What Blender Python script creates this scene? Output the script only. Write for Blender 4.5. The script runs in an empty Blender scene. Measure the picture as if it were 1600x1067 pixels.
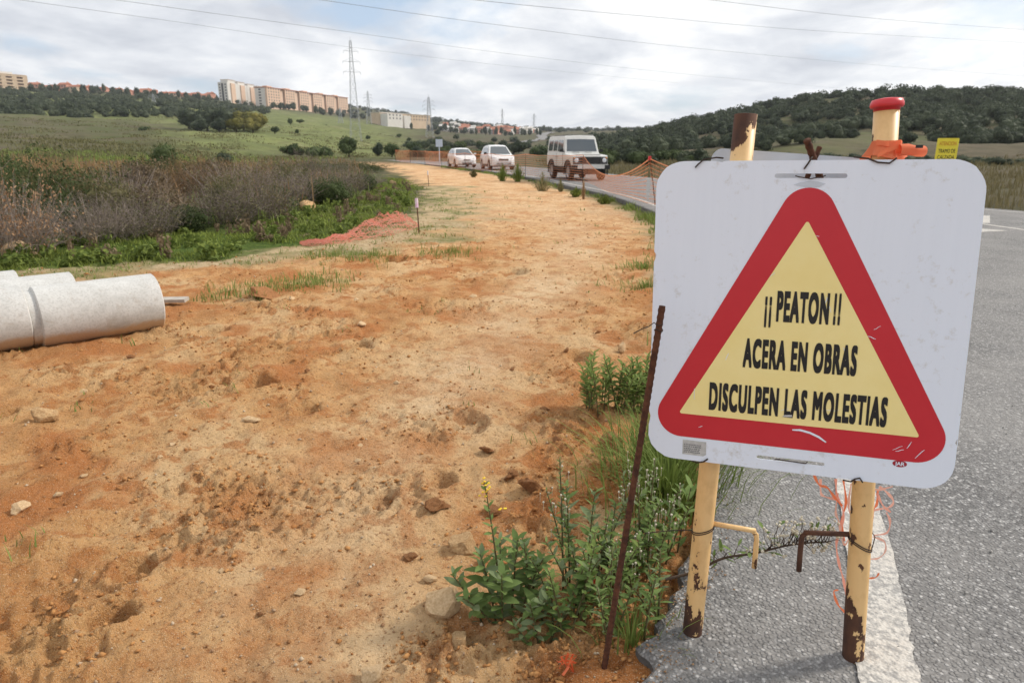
import bpy, bmesh, math, random
import numpy as np
from mathutils import Vector, Matrix

random.seed(7)
RNG = np.random.default_rng(11)
S = bpy.context.scene
COL = S.collection
R_ = math.radians

# ------------------------------------------------------------------ camera, sky, sun, exposure
CAM_H, PITCH, FPX = 1.4, R_(15.75), 1067.0
cam = bpy.data.cameras.new('camera'); cam.sensor_width = 36.0; cam.lens = 24.0
cam.clip_start = 0.05; cam.clip_end = 9000
cam.dof.use_dof = True; cam.dof.focus_distance = 2.0; cam.dof.aperture_fstop = 8.0
cam_o = bpy.data.objects.new('camera', cam); COL.objects.link(cam_o)
cam_o.location = (0, 0, CAM_H); cam_o.rotation_euler = (math.pi / 2 - PITCH, 0, 0)
S.camera = cam_o

SUN_AZ, SUN_EL = R_(72), R_(38)          # azimuth from +Y towards +X
world = bpy.data.worlds.new('World'); S.world = world; world.use_nodes = True
wn, wl = world.node_tree.nodes, world.node_tree.links
wn.clear()
def wnode(t, **k):
    n = wn.new(t)
    for a, v in k.items(): setattr(n, a, v)
    return n
def wmath(op, a, b=None):
    n = wnode('ShaderNodeMath', operation=op)
    for i, v in enumerate((a, b)):
        if v is None: continue
        if isinstance(v, (int, float)): n.inputs[i].default_value = v
        else: wl.new(v, n.inputs[i])
    return n.outputs[0]
def wramp(fac, stops):
    n = wnode('ShaderNodeValToRGB'); wl.new(fac, n.inputs[0])
    e = n.color_ramp.elements
    while len(e) < len(stops): e.new(0.5)
    for el, (p, c) in zip(e, stops): el.position = p; el.color = (*c, 1) if not isinstance(c, (int, float)) else (c, c, c, 1)
    return n.outputs[0]
out = wnode('ShaderNodeOutputWorld'); bg = wnode('ShaderNodeBackground'); bg.inputs[1].default_value = 0.1
sky = wnode('ShaderNodeTexSky', sky_type='NISHITA'); sky.sun_disc = False
sky.sun_elevation = SUN_EL; sky.sun_rotation = SUN_AZ; sky.air_density = 1.0; sky.dust_density = 1.5
tc = wnode('ShaderNodeTexCoord'); sp = wnode('ShaderNodeSeparateXYZ'); wl.new(tc.outputs['Generated'], sp.inputs[0])
zz = wmath('ADD', wmath('MAXIMUM', sp.outputs[2], 0.0), 0.20)
cb = wnode('ShaderNodeCombineXYZ')
wl.new(wmath('DIVIDE', sp.outputs[0], zz), cb.inputs[0]); wl.new(wmath('DIVIDE', sp.outputs[1], zz), cb.inputs[1])
def wnoise(scale, detail, rough, off, dist=0.0):
    m = wnode('ShaderNodeMapping'); wl.new(cb.outputs[0], m.inputs[0]); m.inputs['Location'].default_value = off
    m.inputs['Rotation'].default_value = (0, 0, 0.5); m.inputs['Scale'].default_value = (1.0, 0.85, 1)
    n = wnode('ShaderNodeTexNoise'); wl.new(m.outputs[0], n.inputs['Vector'])
    n.inputs['Scale'].default_value = scale; n.inputs['Detail'].default_value = detail
    n.inputs['Roughness'].default_value = rough; n.inputs['Distortion'].default_value = dist
    return n.outputs[0]
cover = wramp(wnoise(1.25, 9, 0.55, (3.3, 1.2, 0), 0.2), [(0.33, 0.0), (0.45, 1.0)])
shade = wramp(wnoise(1.7, 9, 0.56, (9.1, 4.4, 2), 0.25), [(0.32, (4.7, 4.95, 5.45)), (0.45, (6.2, 6.4, 6.75)), (0.56, (7.8, 7.85, 7.9))])
blue = wnode('ShaderNodeMix', data_type='RGBA'); blue.inputs[0].default_value = 0.55
wl.new(sky.outputs[0], blue.inputs[6]); blue.inputs[7].default_value = (4.7, 5.7, 7.2, 1)
mixc = wnode('ShaderNodeMix', data_type='RGBA'); wl.new(cover, mixc.inputs[0])
wl.new(blue.outputs[2], mixc.inputs[6]); wl.new(shade, mixc.inputs[7])
wl.new(mixc.outputs[2], bg.inputs[0]); wl.new(bg.outputs[0], out.inputs[0])

sun_d = bpy.data.lights.new('sun', 'SUN'); sun_d.energy = 2.3; sun_d.angle = R_(8); sun_d.color = (1.0, 0.93, 0.82)
sun_o = bpy.data.objects.new('sun', sun_d); COL.objects.link(sun_o)
sd = Vector((math.sin(SUN_AZ) * math.cos(SUN_EL), math.cos(SUN_AZ) * math.cos(SUN_EL), math.sin(SUN_EL)))
sun_o.rotation_euler = sd.to_track_quat('Z', 'Y').to_euler(); sun_o.location = (30, 10, 40)
vs = S.view_settings
vs.view_transform = 'Standard'; vs.look = 'None'; vs.gamma = 1.0; vs.use_curve_mapping = False; vs.exposure = 0.48

# ------------------------------------------------------------------ layout helpers (camera rays -> places in the world)
CP, SP = math.cos(PITCH), math.sin(PITCH)
def ray(x, y):
    dx, du = x - 800.0, 533.5 - y
    return Vector((dx, FPX * CP + du * SP, -FPX * SP + du * CP))
def G(x, y, z=0.0):
    d = ray(x, y); s = (z - CAM_H) / d.z
    return Vector((d.x * s, d.y * s, z))
def PX(x, y, Y):
    d = ray(x, y); s = Y / d.y
    return Vector((d.x * s, Y, CAM_H + d.z * s))
def PR(x, y, r):
    d = ray(x, y); s = r / math.hypot(d.x, d.y)
    return Vector((d.x * s, d.y * s, CAM_H + d.z * s))

# ------------------------------------------------------------------ object helpers
def tag(o, label=None, cat=None, group=None, kind=None):
    if label: o['label'] = label
    if cat: o['category'] = cat
    if group: o['group'] = group
    if kind: o['kind'] = kind
    return o
def empty(name, loc=(0, 0, 0), rz=0.0, label=None, cat=None, group=None):
    o = bpy.data.objects.new(name, None); COL.objects.link(o); o.empty_display_size = 0.2
    o.location = loc; o.rotation_euler = (0, 0, rz)
    return tag(o, label, cat, group)
def mesh_from(name, v, f, m, smooth=False):
    me = bpy.data.meshes.new(name)
    me.from_pydata([tuple(p) for p in v], [], [tuple(q) for q in f]); me.update()
    if m: me.materials.append(m)
    if smooth: me.polygons.foreach_set('use_smooth', [True] * len(me.polygons))
    return me
def mesh_arr(name, V, F, m, smooth=False):
    """V (n,3) array, F (k,3|4) array"""
    V = np.asarray(V, np.float32); F = np.asarray(F, np.int32); k = F.shape[1]
    me = bpy.data.meshes.new(name)
    me.vertices.add(len(V)); me.vertices.foreach_set('co', V.ravel())
    me.loops.add(F.size); me.loops.foreach_set('vertex_index', F.ravel())
    me.polygons.add(len(F)); me.polygons.foreach_set('loop_start', np.arange(0, F.size, k, dtype=np.int32))
    me.polygons.foreach_set('loop_total', np.full(len(F), k, np.int32))
    if smooth: me.polygons.foreach_set('use_smooth', np.ones(len(F), bool))
    me.update(calc_edges=True); me.validate()
    if m: me.materials.append(m)
    return me
def link(name, me, parent=None, loc=None, rot=None, scale=None):
    o = bpy.data.objects.new(name, me); COL.objects.link(o)
    if parent: o.parent = parent
    if loc is not None: o.location = loc
    if rot is not None: o.rotation_euler = rot
    if scale is not None: o.scale = scale
    return o
def copy_tree(o, parent=None):
    c = o.copy(); COL.objects.link(c); c.parent = parent
    for ch in o.children: copy_tree(ch, c)
    return c

class MB:
    def __init__(s): s.v = []; s.f = []
    def add(s, v, f):
        b = len(s.v); s.v += [Vector(p) for p in v]; s.f += [tuple(i + b for i in q) for q in f]; return s
    def box(s, c, size, rz=0.0, M=None):
        hx, hy, hz = [q / 2 for q in size]
        T = M or (Matrix.Translation(c) @ Matrix.Rotation(rz, 4, 'Z'))
        v = [T @ Vector((x * hx, y * hy, z * hz)) for x, y, z in
             ((-1,-1,-1),(1,-1,-1),(1,1,-1),(-1,1,-1),(-1,-1,1),(1,-1,1),(1,1,1),(-1,1,1))]
        return s.add(v, [(0,3,2,1),(4,5,6,7),(0,1,5,4),(1,2,6,5),(2,3,7,6),(3,0,4,7)])
    def tube(s, pts, rad, n=8, caps=True):
        pts = [Vector(p) for p in pts]
        rs = rad if isinstance(rad, (list, tuple)) else [rad] * len(pts)
        t0 = (pts[1] - pts[0]).normalized()
        a = t0.orthogonal().normalized(); b0 = len(s.v); V = []
        for i, p in enumerate(pts):
            t = (pts[min(i + 1, len(pts) - 1)] - pts[max(i - 1, 0)]).normalized()
            a = (a - t * a.dot(t)).normalized(); b = t.cross(a)
            V += [p + (a * math.cos(2 * math.pi * k / n) + b * math.sin(2 * math.pi * k / n)) * rs[i] for k in range(n)]
        F = []
        for i in range(len(pts) - 1):
            for k in range(n):
                q = (k + 1) % n
                F.append((i * n + k, i * n + q, (i + 1) * n + q, (i + 1) * n + k))
        if caps:
            F.append(tuple(reversed(range(n)))); F.append(tuple((len(pts) - 1) * n + k for k in range(n)))
        return s.add(V, F)
    def ribbon(s, pts, w, side=None):
        pts = [Vector(p) for p in pts]; ws = w if isinstance(w, (list, tuple)) else [w] * len(pts)
        V = []
        for i, p in enumerate(pts):
            t = (pts[min(i + 1, len(pts) - 1)] - pts[max(i - 1, 0)])
            d = side if side is not None else t.cross(Vector((0, 0, 1)))
            if d.length < 1e-6: d = Vector((1, 0, 0))
            d = Vector(d).normalized() * ws[i] * 0.5
            V += [p - d, p + d]
        return s.add(V, [(2*i, 2*i+1, 2*i+3, 2*i+2) for i in range(len(pts) - 1)])
    def bar(s, a, b, w):
        a, b = Vector(a), Vector(b); d = b - a; L = d.length
        M = Matrix.Translation((a + b) / 2) @ d.to_track_quat('Z', 'Y').to_matrix().to_4x4()
        return s.box((0,0,0), (w, w, L), M=M)
    def lathe(s, prof, n=24, M=None, closed=False):
        T = M or Matrix.Identity(4); k = len(prof); V = []
        for j in range(n):
            a = 2 * math.pi * j / n
            V += [T @ Vector((r * math.cos(a), r * math.sin(a), z)) for r, z in prof]
        F = []
        for j in range(n):
            q = (j + 1) % n
            for i in range(k if closed else k - 1):
                i2 = (i + 1) % k
                F.append((j*k+i, q*k+i, q*k+i2, j*k+i2))
        return s.add(V, F)
    def build(s, name, m, parent=None, smooth=False, **kw):
        return link(name, mesh_from(name, s.v, s.f, m, smooth), parent, **kw)

# ------------------------------------------------------------------ numpy noise
_perm = np.random.default_rng(3).permutation(4096)
def _h(ix, iy):
    return _perm[(_perm[ix & 4095] + iy) & 4095]
def gnoise(x, y):
    x = np.asarray(x, float); y = np.asarray(y, float)
    ix = np.floor(x).astype(int); iy = np.floor(y).astype(int); fx = x - ix; fy = y - iy
    u = fx*fx*fx*(fx*(fx*6-15)+10); v = fy*fy*fy*(fy*(fy*6-15)+10)
    def g(i, j, dx, dy):
        a = _h(i, j) * (2 * math.pi / 4096.0); return np.cos(a) * dx + np.sin(a) * dy
    n00 = g(ix, iy, fx, fy); n10 = g(ix+1, iy, fx-1, fy); n01 = g(ix, iy+1, fx, fy-1); n11 = g(ix+1, iy+1, fx-1, fy-1)
    return 1.5 * ((n00*(1-u)+n10*u)*(1-v) + (n01*(1-u)+n11*u)*v)
def fbm(x, y, o=4, g=0.5):
    t = 0; a = 1.0; k = 1.0
    for i in range(o):
        t = t + a * gnoise(x * k + 17.3 * i, y * k - 9.1 * i); a *= g; k *= 2.03
    return t
def sstep(a, b, x):
    t = np.clip((x - a) / (b - a), 0, 1); return t * t * (3 - 2 * t)

# ------------------------------------------------------------------ materials
def newmat(name):
    m = bpy.data.materials.new(name); m.use_nodes = True
    nt = m.node_tree; b = nt.nodes['Principled BSDF']; return m, nt, b
def nd(nt, t, **k):
    n = nt.nodes.new(t)
    for a, v in k.items():
        if hasattr(n, a): setattr(n, a, v)
    return n
def tex(nt, kind, scale, detail=4, rough=0.55, coord='Object', vec=None, dist=0.0):
    if vec is None: vec = nd(nt, 'ShaderNodeTexCoord').outputs[coord]
    n = nd(nt, kind); nt.links.new(vec, n.inputs['Vector']); n.inputs['Scale'].default_value = scale
    if kind == 'ShaderNodeTexNoise':
        n.inputs['Detail'].default_value = detail; n.inputs['Roughness'].default_value = rough; n.inputs['Distortion'].default_value = dist
    return n
def ramp(nt, fac, stops, interp='LINEAR'):
    n = nd(nt, 'ShaderNodeValToRGB'); nt.links.new(fac, n.inputs[0]); n.color_ramp.interpolation = interp
    e = n.color_ramp.elements
    while len(e) < len(stops): e.new(0.5)
    for el, (p, c) in zip(e, stops): el.position = p; el.color = (c, c, c, 1) if isinstance(c, (int, float)) else (*c, 1)
    return n.outputs[0]
def mixrgb(nt, fac, a, b, blend='MIX'):
    n = nd(nt, 'ShaderNodeMix', data_type='RGBA'); n.blend_type = blend
    for sock, v in ((n.inputs[0], fac), (n.inputs[6], a), (n.inputs[7], b)):
        if isinstance(v, (int, float)): sock.default_value = v
        elif isinstance(v, tuple): sock.default_value = (*v, 1) if len(v) == 3 else v
        else: nt.links.new(v, sock)
    return n.outputs[2]
def mth(nt, op, a, b=None, c=None):
    n = nd(nt, 'ShaderNodeMath', operation=op)
    for i, v in enumerate((a, b, c)):
        if v is None: continue
        if isinstance(v, (int, float)): n.inputs[i].default_value = v
        else: nt.links.new(v, n.inputs[i])
    return n.outputs[0]
def bump(nt, b, h, strength=0.5, dist=0.01):
    n = nd(nt, 'ShaderNodeBump'); n.inputs['Strength'].default_value = strength; n.inputs['Distance'].default_value = dist
    nt.links.new(h, n.inputs['Height']); nt.links.new(n.outputs[0], b.inputs['Normal'])
def simple(name, c, c2=None, scale=6, rough=0.7, metal=0.0, bmp=0.0, bs=60, bd=0.003, spec=0.4):
    m, nt, b = newmat(name)
    b.inputs['Roughness'].default_value = rough; b.inputs['Metallic'].default_value = metal
    b.inputs['Specular IOR Level'].default_value = spec
    n = tex(nt, 'ShaderNodeTexNoise', scale, 5, 0.6)
    col = ramp(nt, n.outputs[0], [(0.35, c), (0.65, c2 or tuple(min(1, q * 1.12) for q in c))])
    nt.links.new(col, b.inputs['Base Color'])
    if bmp: bump(nt, b, tex(nt, 'ShaderNodeTexNoise', bs, 4, 0.6).outputs[0], bmp, bd)
    return m
def leafmat(name, c1, c2, transl=0.3, rough=0.6, scale=0.8, hue=0.0):
    m, nt, b = newmat(name)
    b.inputs['Roughness'].default_value = max(rough, 0.7); b.inputs['Specular IOR Level'].default_value = 0.15
    geo = nd(nt, 'ShaderNodeNewGeometry'); oi = nd(nt, 'ShaderNodeObjectInfo')
    n = tex(nt, 'ShaderNodeTexNoise', scale, 3, 0.6, vec=geo.outputs['Position'])
    f = mth(nt, 'ADD', mth(nt, 'MULTIPLY', n.outputs[0], 0.6), mth(nt, 'MULTIPLY', geo.outputs['Random Per Island'], 0.5))
    f = mth(nt, 'ADD', f, mth(nt, 'MULTIPLY', mth(nt, 'SUBTRACT', oi.outputs['Random'], 0.5), 0.35))
    col = ramp(nt, f, [(0.25, c1), (0.85, c2)])
    nt.links.new(col, b.inputs['Base Color'])
    tr = nd(nt, 'ShaderNodeBsdfTranslucent'); nt.links.new(col, tr.inputs[0])
    mx = nd(nt, 'ShaderNodeMixShader'); mx.inputs[0].default_value = transl
    nt.links.new(b.outputs[0], mx.inputs[1]); nt.links.new(tr.outputs[0], mx.inputs[2])
    nt.links.new(mx.outputs[0], nt.nodes['Material Output'].inputs['Surface'])
    return m

def ground_material():
    m, nt, b = newmat('ground'); L = nt.links
    b.inputs['Roughness'].default_value = 0.95; b.inputs['Specular IOR Level'].default_value = 0.12
    P = nd(nt, 'ShaderNodeNewGeometry').outputs['Position']
    za = nd(nt, 'ShaderNodeAttribute', attribute_name='zone'); zs = nd(nt, 'ShaderNodeSeparateColor'); L.new(za.outputs['Color'], zs.inputs[0])
    zb = nd(nt, 'ShaderNodeAttribute', attribute_name='zone2'); z2 = nd(nt, 'ShaderNodeSeparateColor'); L.new(zb.outputs['Color'], z2.inputs[0])
    n1 = tex(nt, 'ShaderNodeTexNoise', 1.1, 6, 0.6, vec=P, dist=0.4).outputs[0]
    n2 = tex(nt, 'ShaderNodeTexNoise', 7.0, 6, 0.65, vec=P, dist=0.3).outputs[0]
    n3 = tex(nt, 'ShaderNodeTexNoise', 60, 5, 0.65, vec=P).outputs[0]
    n4 = tex(nt, 'ShaderNodeTexNoise', 260, 3, 0.6, vec=P).outputs[0]
    # bare soil: orange clay, redder and darker crumbs, pale compacted sand
    d = ramp(nt, n1, [(0.36, (0.47, 0.215, 0.075)), (0.48, (0.60, 0.335, 0.140)), (0.62, (0.67, 0.440, 0.225))])
    d = mixrgb(nt, mth(nt, 'MULTIPLY', ramp(nt, n2, [(0.51, 0.0), (0.60, 1.0)]), 0.8), d, (0.44, 0.175, 0.054))
    d = mixrgb(nt, mth(nt, 'MULTIPLY', z2.outputs[0], ramp(nt, n2, [(0.30, 1.0), (0.62, 0.35)])), d, (0.76, 0.565, 0.355))
    d = mixrgb(nt, z2.outputs[2], d, (0.46, 0.170, 0.050))
    d = mixrgb(nt, ramp(nt, n3, [(0.34, 0.75), (0.46, 0.0)]), d, (0.27, 0.105, 0.035))
    d = mixrgb(nt, ramp(nt, n4, [(0.57, 0.0), (0.70, 0.7)]), d, (0.84, 0.68, 0.48))
    # green ground, dry field, meadow
    g = ramp(nt, n2, [(0.35, (0.045, 0.075, 0.016)), (0.65, (0.115, 0.165, 0.030))])
    far1 = tex(nt, 'ShaderNodeTexNoise', 0.035, 7, 0.62, vec=P, dist=0.5).outputs[0]
    far2 = tex(nt, 'ShaderNodeTexNoise', 0.35, 6, 0.7, vec=P).outputs[0]
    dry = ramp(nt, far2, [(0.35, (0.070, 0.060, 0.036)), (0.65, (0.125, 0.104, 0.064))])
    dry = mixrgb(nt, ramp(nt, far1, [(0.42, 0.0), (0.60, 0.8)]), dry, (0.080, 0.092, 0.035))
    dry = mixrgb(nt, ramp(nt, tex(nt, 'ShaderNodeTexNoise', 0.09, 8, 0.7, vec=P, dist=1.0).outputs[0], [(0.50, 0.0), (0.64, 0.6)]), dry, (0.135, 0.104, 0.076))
    mead = ramp(nt, far1, [(0.35, (0.120, 0.140, 0.050)), (0.55, (0.19, 0.215, 0.075)), (0.70, (0.235, 0.225, 0.105))])
    mead = mixrgb(nt, ramp(nt, far2, [(0.42, 0.55), (0.58, 0.0)]), mead, (0.095, 0.10, 0.042))
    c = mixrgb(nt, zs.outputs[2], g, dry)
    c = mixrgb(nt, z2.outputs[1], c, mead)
    vg = ramp(nt, n2, [(0.35, (0.40, 0.275, 0.145)), (0.60, (0.56, 0.43, 0.265))])
    vg = mixrgb(nt, ramp(nt, n1, [(0.46, 0.0), (0.60, 0.75)]), vg, (0.17, 0.185, 0.06))
    d = mixrgb(nt, zs.outputs[1], d, vg)
    c = mixrgb(nt, zs.outputs[0], c, d)
    L.new(c, b.inputs['Base Color'])
    h = mth(nt, 'ADD', mth(nt, 'MULTIPLY', n3, 0.7), mth(nt, 'ADD', mth(nt, 'MULTIPLY', n2, 1.2), mth(nt, 'MULTIPLY', n4, 0.35)))
    bump(nt, b, h, 1.0, 0.03)
    return m
def asphalt_material():
    m, nt, b = newmat('asphalt'); L = nt.links
    b.inputs['Roughness'].default_value = 0.85; b.inputs['Specular IOR Level'].default_value = 0.3
    P = nd(nt, 'ShaderNodeNewGeometry').outputs['Position']
    v = tex(nt, 'ShaderNodeTexVoronoi', 78, vec=P)
    n = tex(nt, 'ShaderNodeTexNoise', 1.3, 6, 0.6, vec=P).outputs[0]; nf = tex(nt, 'ShaderNodeTexNoise', 38, 5, 0.7, vec=P).outputs[0]
    sx = nd(nt, 'ShaderNodeSeparateColor'); L.new(v.outputs['Color'], sx.inputs[0])
    chip = ramp(nt, sx.outputs[0], [(0.0, (0.13, 0.126, 0.124)), (0.5, (0.25, 0.243, 0.237)), (0.82, (0.36, 0.35, 0.34)), (0.97, (0.58, 0.565, 0.55))])
    gap = ramp(nt, v.outputs['Distance'], [(0.30, 0.0), (0.62, 1.0)])
    c = mixrgb(nt, mth(nt, 'MULTIPLY', gap, 0.6), chip, (0.11, 0.106, 0.104))
    c = mixrgb(nt, ramp(nt, nf, [(0.40, 0.6), (0.54, 0.0)]), c, (0.10, 0.097, 0.095))
    c = mixrgb(nt, ramp(nt, n, [(0.35, 0.0), (0.65, 0.5)]), c, (0.32, 0.305, 0.29))
    # hairline cracks
    cr = tex(nt, 'ShaderNodeTexVoronoi', 0.55, vec=mixrgb(nt, 0.06, P, tex(nt, 'ShaderNodeTexNoise', 3.0, 5, 0.7, vec=P).outputs[1]))
    cr.feature = 'DISTANCE_TO_EDGE'
    c = mixrgb(nt, ramp(nt, cr.outputs['Distance'], [(0.0, 0.6), (0.004, 0.0)]), c, (0.11, 0.10, 0.095))
    L.new(c, b.inputs['Base Color'])
    h = mth(nt, 'ADD', mth(nt, 'MULTIPLY', gap, -1.0), mth(nt, 'MULTIPLY', nf, 0.9))
    bump(nt, b, h, 0.8, 0.006)
    return m
def roadpaint_material():
    m, nt, b = newmat('road_paint'); b.inputs['Roughness'].default_value = 0.8
    P = nd(nt, 'ShaderNodeNewGeometry').outputs['Position']
    n = tex(nt, 'ShaderNodeTexNoise', 42, 6, 0.75, vec=P).outputs[0]; n2 = tex(nt, 'ShaderNodeTexNoise', 5, 5, 0.6, vec=P).outputs[0]
    v = tex(nt, 'ShaderNodeTexVoronoi', 95, vec=P)
    c = ramp(nt, n2, [(0.3, (0.50, 0.46, 0.41)), (0.7, (0.66, 0.63, 0.58))])
    c = mixrgb(nt, ramp(nt, mth(nt, 'ADD', mth(nt, 'MULTIPLY', n, 0.75), mth(nt, 'MULTIPLY', n2, 0.35)), [(0.50, 0.0), (0.62, 0.85)]), c, (0.24, 0.232, 0.225))
    nt.links.new(c, b.inputs['Base Color'])
    bump(nt, b, mth(nt, 'MULTIPLY', v.outputs['Distance'], -1.0), 0.6, 0.005)
    return m
def rustpaint_material(name, paint, seed, amount, ends):
    """old enamel on steel: paint with rust where it has flaked; ends = list of (z0, z1) object heights where the coat is gone"""
    m, nt, b = newmat(name); L = nt.links
    tcn = nd(nt, 'ShaderNodeTexCoord'); O = tcn.outputs['Object']
    mp = nd(nt, 'ShaderNodeMapping'); L.new(O, mp.inputs[0]); mp.inputs['Location'].default_value = (seed, seed * 1.7, seed * 0.3)
    mp.inputs['Scale'].default_value = (1, 1, 0.55)
    n = tex(nt, 'ShaderNodeTexNoise', 34, 6, 0.62, vec=mp.outputs[0]).outputs[0]
    nb = tex(nt, 'ShaderNodeTexNoise', 16, 6, 0.65, vec=mp.outputs[0]).outputs[0]
    sx = nd(nt, 'ShaderNodeSeparateXYZ'); L.new(O, sx.inputs[0])
    mask = ramp(nt, n, [(amount, 0.0), (amount + 0.012, 1.0)])
    for z0, z1 in ends:
        e = nd(nt, 'ShaderNodeMapRange'); L.new(sx.outputs[2], e.inputs[0])
        e.inputs[1].default_value = z0; e.inputs[2].default_value = z1; e.inputs[3].default_value = 1.0; e.inputs[4].default_value = 0.0
        t = mth(nt, 'ADD', e.outputs[0], mth(nt, 'MULTIPLY', mth(nt, 'SUBTRACT', nb, 0.5), 2.6))
        t = mth(nt, 'ADD', t, mth(nt, 'MULTIPLY', sx.outputs[0], -9.0))
        mask = mth(nt, 'MAXIMUM', mask, ramp(nt, t, [(0.48, 0.0), (0.52, 1.0)]))
    stain = mixrgb(nt, ramp(nt, nb, [(0.45, 0.0), (0.75, 0.6)]), paint, (0.48, 0.25, 0.08))
    rust = ramp(nt, n, [(0.3, (0.045, 0.022, 0.016)), (0.7, (0.12, 0.050, 0.026))])
    L.new(mixrgb(nt, mask, stain, rust), b.inputs['Base Color'])
    L.new(ramp(nt, mask, [(0.0, 0.45), (1.0, 0.9)]), b.inputs['Roughness'])
    bump(nt, b, mth(nt, 'ADD', mth(nt, 'MULTIPLY', mask, -1.0), mth(nt, 'MULTIPLY', n, 0.5)), 0.5, 0.002)
    return m
def signwhite_material():
    m, nt, b = newmat('sign_white'); L = nt.links
    b.inputs['Roughness'].default_value = 0.42
    O = nd(nt, 'ShaderNodeTexCoord').outputs['Object']
    n = tex(nt, 'ShaderNodeTexNoise', 7, 6, 0.7, vec=O).outputs[0]; n2 = tex(nt, 'ShaderNodeTexNoise', 46, 5, 0.7, vec=O).outputs[0]
    mp = nd(nt, 'ShaderNodeMapping'); L.new(O, mp.inputs[0]); mp.inputs['Scale'].default_value = (60, 1, 3)
    st = tex(nt, 'ShaderNodeTexNoise', 1.0, 4, 0.6, vec=mp.outputs[0]).outputs[0]
    c = ramp(nt, st, [(0.3, (0.77, 0.83, 0.945)), (0.7, (0.79, 0.85, 0.965))])
    c = mixrgb(nt, ramp(nt, mth(nt, 'MULTIPLY', n, n2), [(0.30, 0.0), (0.43, 0.5)]), c, (0.42, 0.38, 0.32))
    L.new(c, b.inputs['Base Color']); return m
def scratched(name, c, c2, dark=(0.75, 0.6, 0.6), rough=0.4, amt=0.70):
    m, nt, b = newmat(name); b.inputs['Roughness'].default_value = rough
    O = nd(nt, 'ShaderNodeTexCoord').outputs['Object']
    n = tex(nt, 'ShaderNodeTexNoise', 9, 5, 0.6, vec=O).outputs[0]
    mp = nd(nt, 'ShaderNodeMapping'); nt.links.new(O, mp.inputs[0]); mp.inputs['Rotation'].default_value = (0, 0.8, 0); mp.inputs['Scale'].default_value = (14, 1, 90)
    s = tex(nt, 'ShaderNodeTexNoise', 1.0, 5, 0.75, vec=mp.outputs[0]).outputs[0]
    col = ramp(nt, n, [(0.3, c), (0.7, c2)])
    col = mixrgb(nt, ramp(nt, s, [(amt, 0.0), (amt + 0.03, 0.7)]), col, dark)
    nt.links.new(col, b.inputs['Base Color']); return m

def concrete_material():
    m, nt, b = newmat('concrete'); b.inputs['Roughness'].default_value = 0.92; b.inputs['Specular IOR Level'].default_value = 0.25
    O = nd(nt, 'ShaderNodeTexCoord').outputs['Object']
    n = tex(nt, 'ShaderNodeTexNoise', 3.0, 7, 0.65, vec=O, dist=0.5).outputs[0]; f = tex(nt, 'ShaderNodeTexNoise', 70, 5, 0.7, vec=O).outputs[0]; p = tex(nt, 'ShaderNodeTexVoronoi', 55, vec=O)
    c = ramp(nt, n, [(0.30, (0.42, 0.415, 0.395)), (0.50, (0.56, 0.555, 0.535)), (0.68, (0.64, 0.635, 0.615))])
    c = mixrgb(nt, ramp(nt, f, [(0.38, 0.45), (0.52, 0.0)]), c, (0.34, 0.33, 0.31))
    st = tex(nt, 'ShaderNodeTexNoise', 5.5, 6, 0.7, vec=O, dist=1.2).outputs[0]
    c = mixrgb(nt, ramp(nt, st, [(0.56, 0.0), (0.70, 0.55)]), c, (0.36, 0.30, 0.24))
    sz = nd(nt, 'ShaderNodeSeparateXYZ'); nt.links.new(O, sz.inputs[0])      # soil splashed up from where it lies
    low = mth(nt, 'ADD', mth(nt, 'MULTIPLY', sz.outputs[0], -4.0), mth(nt, 'MULTIPLY', n, 0.9))
    c = mixrgb(nt, ramp(nt, low, [(0.85, 0.0), (1.45, 0.75)]), c, (0.50, 0.31, 0.15))
    nt.links.new(c, b.inputs['Base Color'])
    pit = ramp(nt, p.outputs['Distance'], [(0.0, 0.0), (0.16, 1.0)])
    bump(nt, b, mth(nt, 'ADD', mth(nt, 'MULTIPLY', f, 0.8), mth(nt, 'MULTIPLY', pit, 0.4)), 0.45, 0.004); return m
M = {}
M['ground'] = ground_material(); M['asphalt'] = asphalt_material(); M['paint'] = roadpaint_material()
M['kerb'] = simple('kerb', (0.085, 0.083, 0.080), (0.17, 0.16, 0.15), 9, 0.95, bmp=0.6, bs=40, bd=0.01)
CREAM = (0.80, 0.52, 0.235)
M['sign_white'] = signwhite_material()
M['sign_red'] = scratched('sign_red', (0.54, 0.016, 0.030), (0.58, 0.020, 0.034))
M['sign_yellow'] = scratched('sign_yellow', (0.90, 0.74, 0.30), (0.94, 0.80, 0.37), dark=(0.66, 0.6, 0.42), amt=0.72)
M['black'] = simple('black_print', (0.012, 0.012, 0.013), (0.018, 0.017, 0.017), rough=0.5)
M['galv'] = simple('galvanised', (0.52, 0.57, 0.65), (0.62, 0.67, 0.75), 12, 0.4, metal=0.1)
M['rust'] = simple('rust', (0.055, 0.022, 0.014), (0.125, 0.048, 0.024), 40, 0.95, bmp=0.6, bs=220, bd=0.002)
M['wire'] = simple('wire', (0.03, 0.02, 0.017), (0.06, 0.035, 0.026), 40, 0.8)
M['orange'] = leafmat('orange_plastic', (0.80, 0.165, 0.055), (0.85, 0.26, 0.13), transl=0.35, rough=0.45)
M['net'] = leafmat('orange_net', (0.62, 0.20, 0.085), (0.70, 0.30, 0.16), transl=0.3, rough=0.6)
M['netpink'] = leafmat('faded_net', (0.84, 0.30, 0.22), (0.90, 0.58, 0.48), transl=0.3, rough=0.6)
M['redcap'] = simple('red_cap', (0.60, 0.035, 0.045), (0.64, 0.05, 0.06), 20, 0.35)
M['concrete'] = concrete_material()
M['wood'] = simple('wood', (0.36, 0.32, 0.27), (0.48, 0.44, 0.39), 14, 0.85, bmp=0.3)
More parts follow.
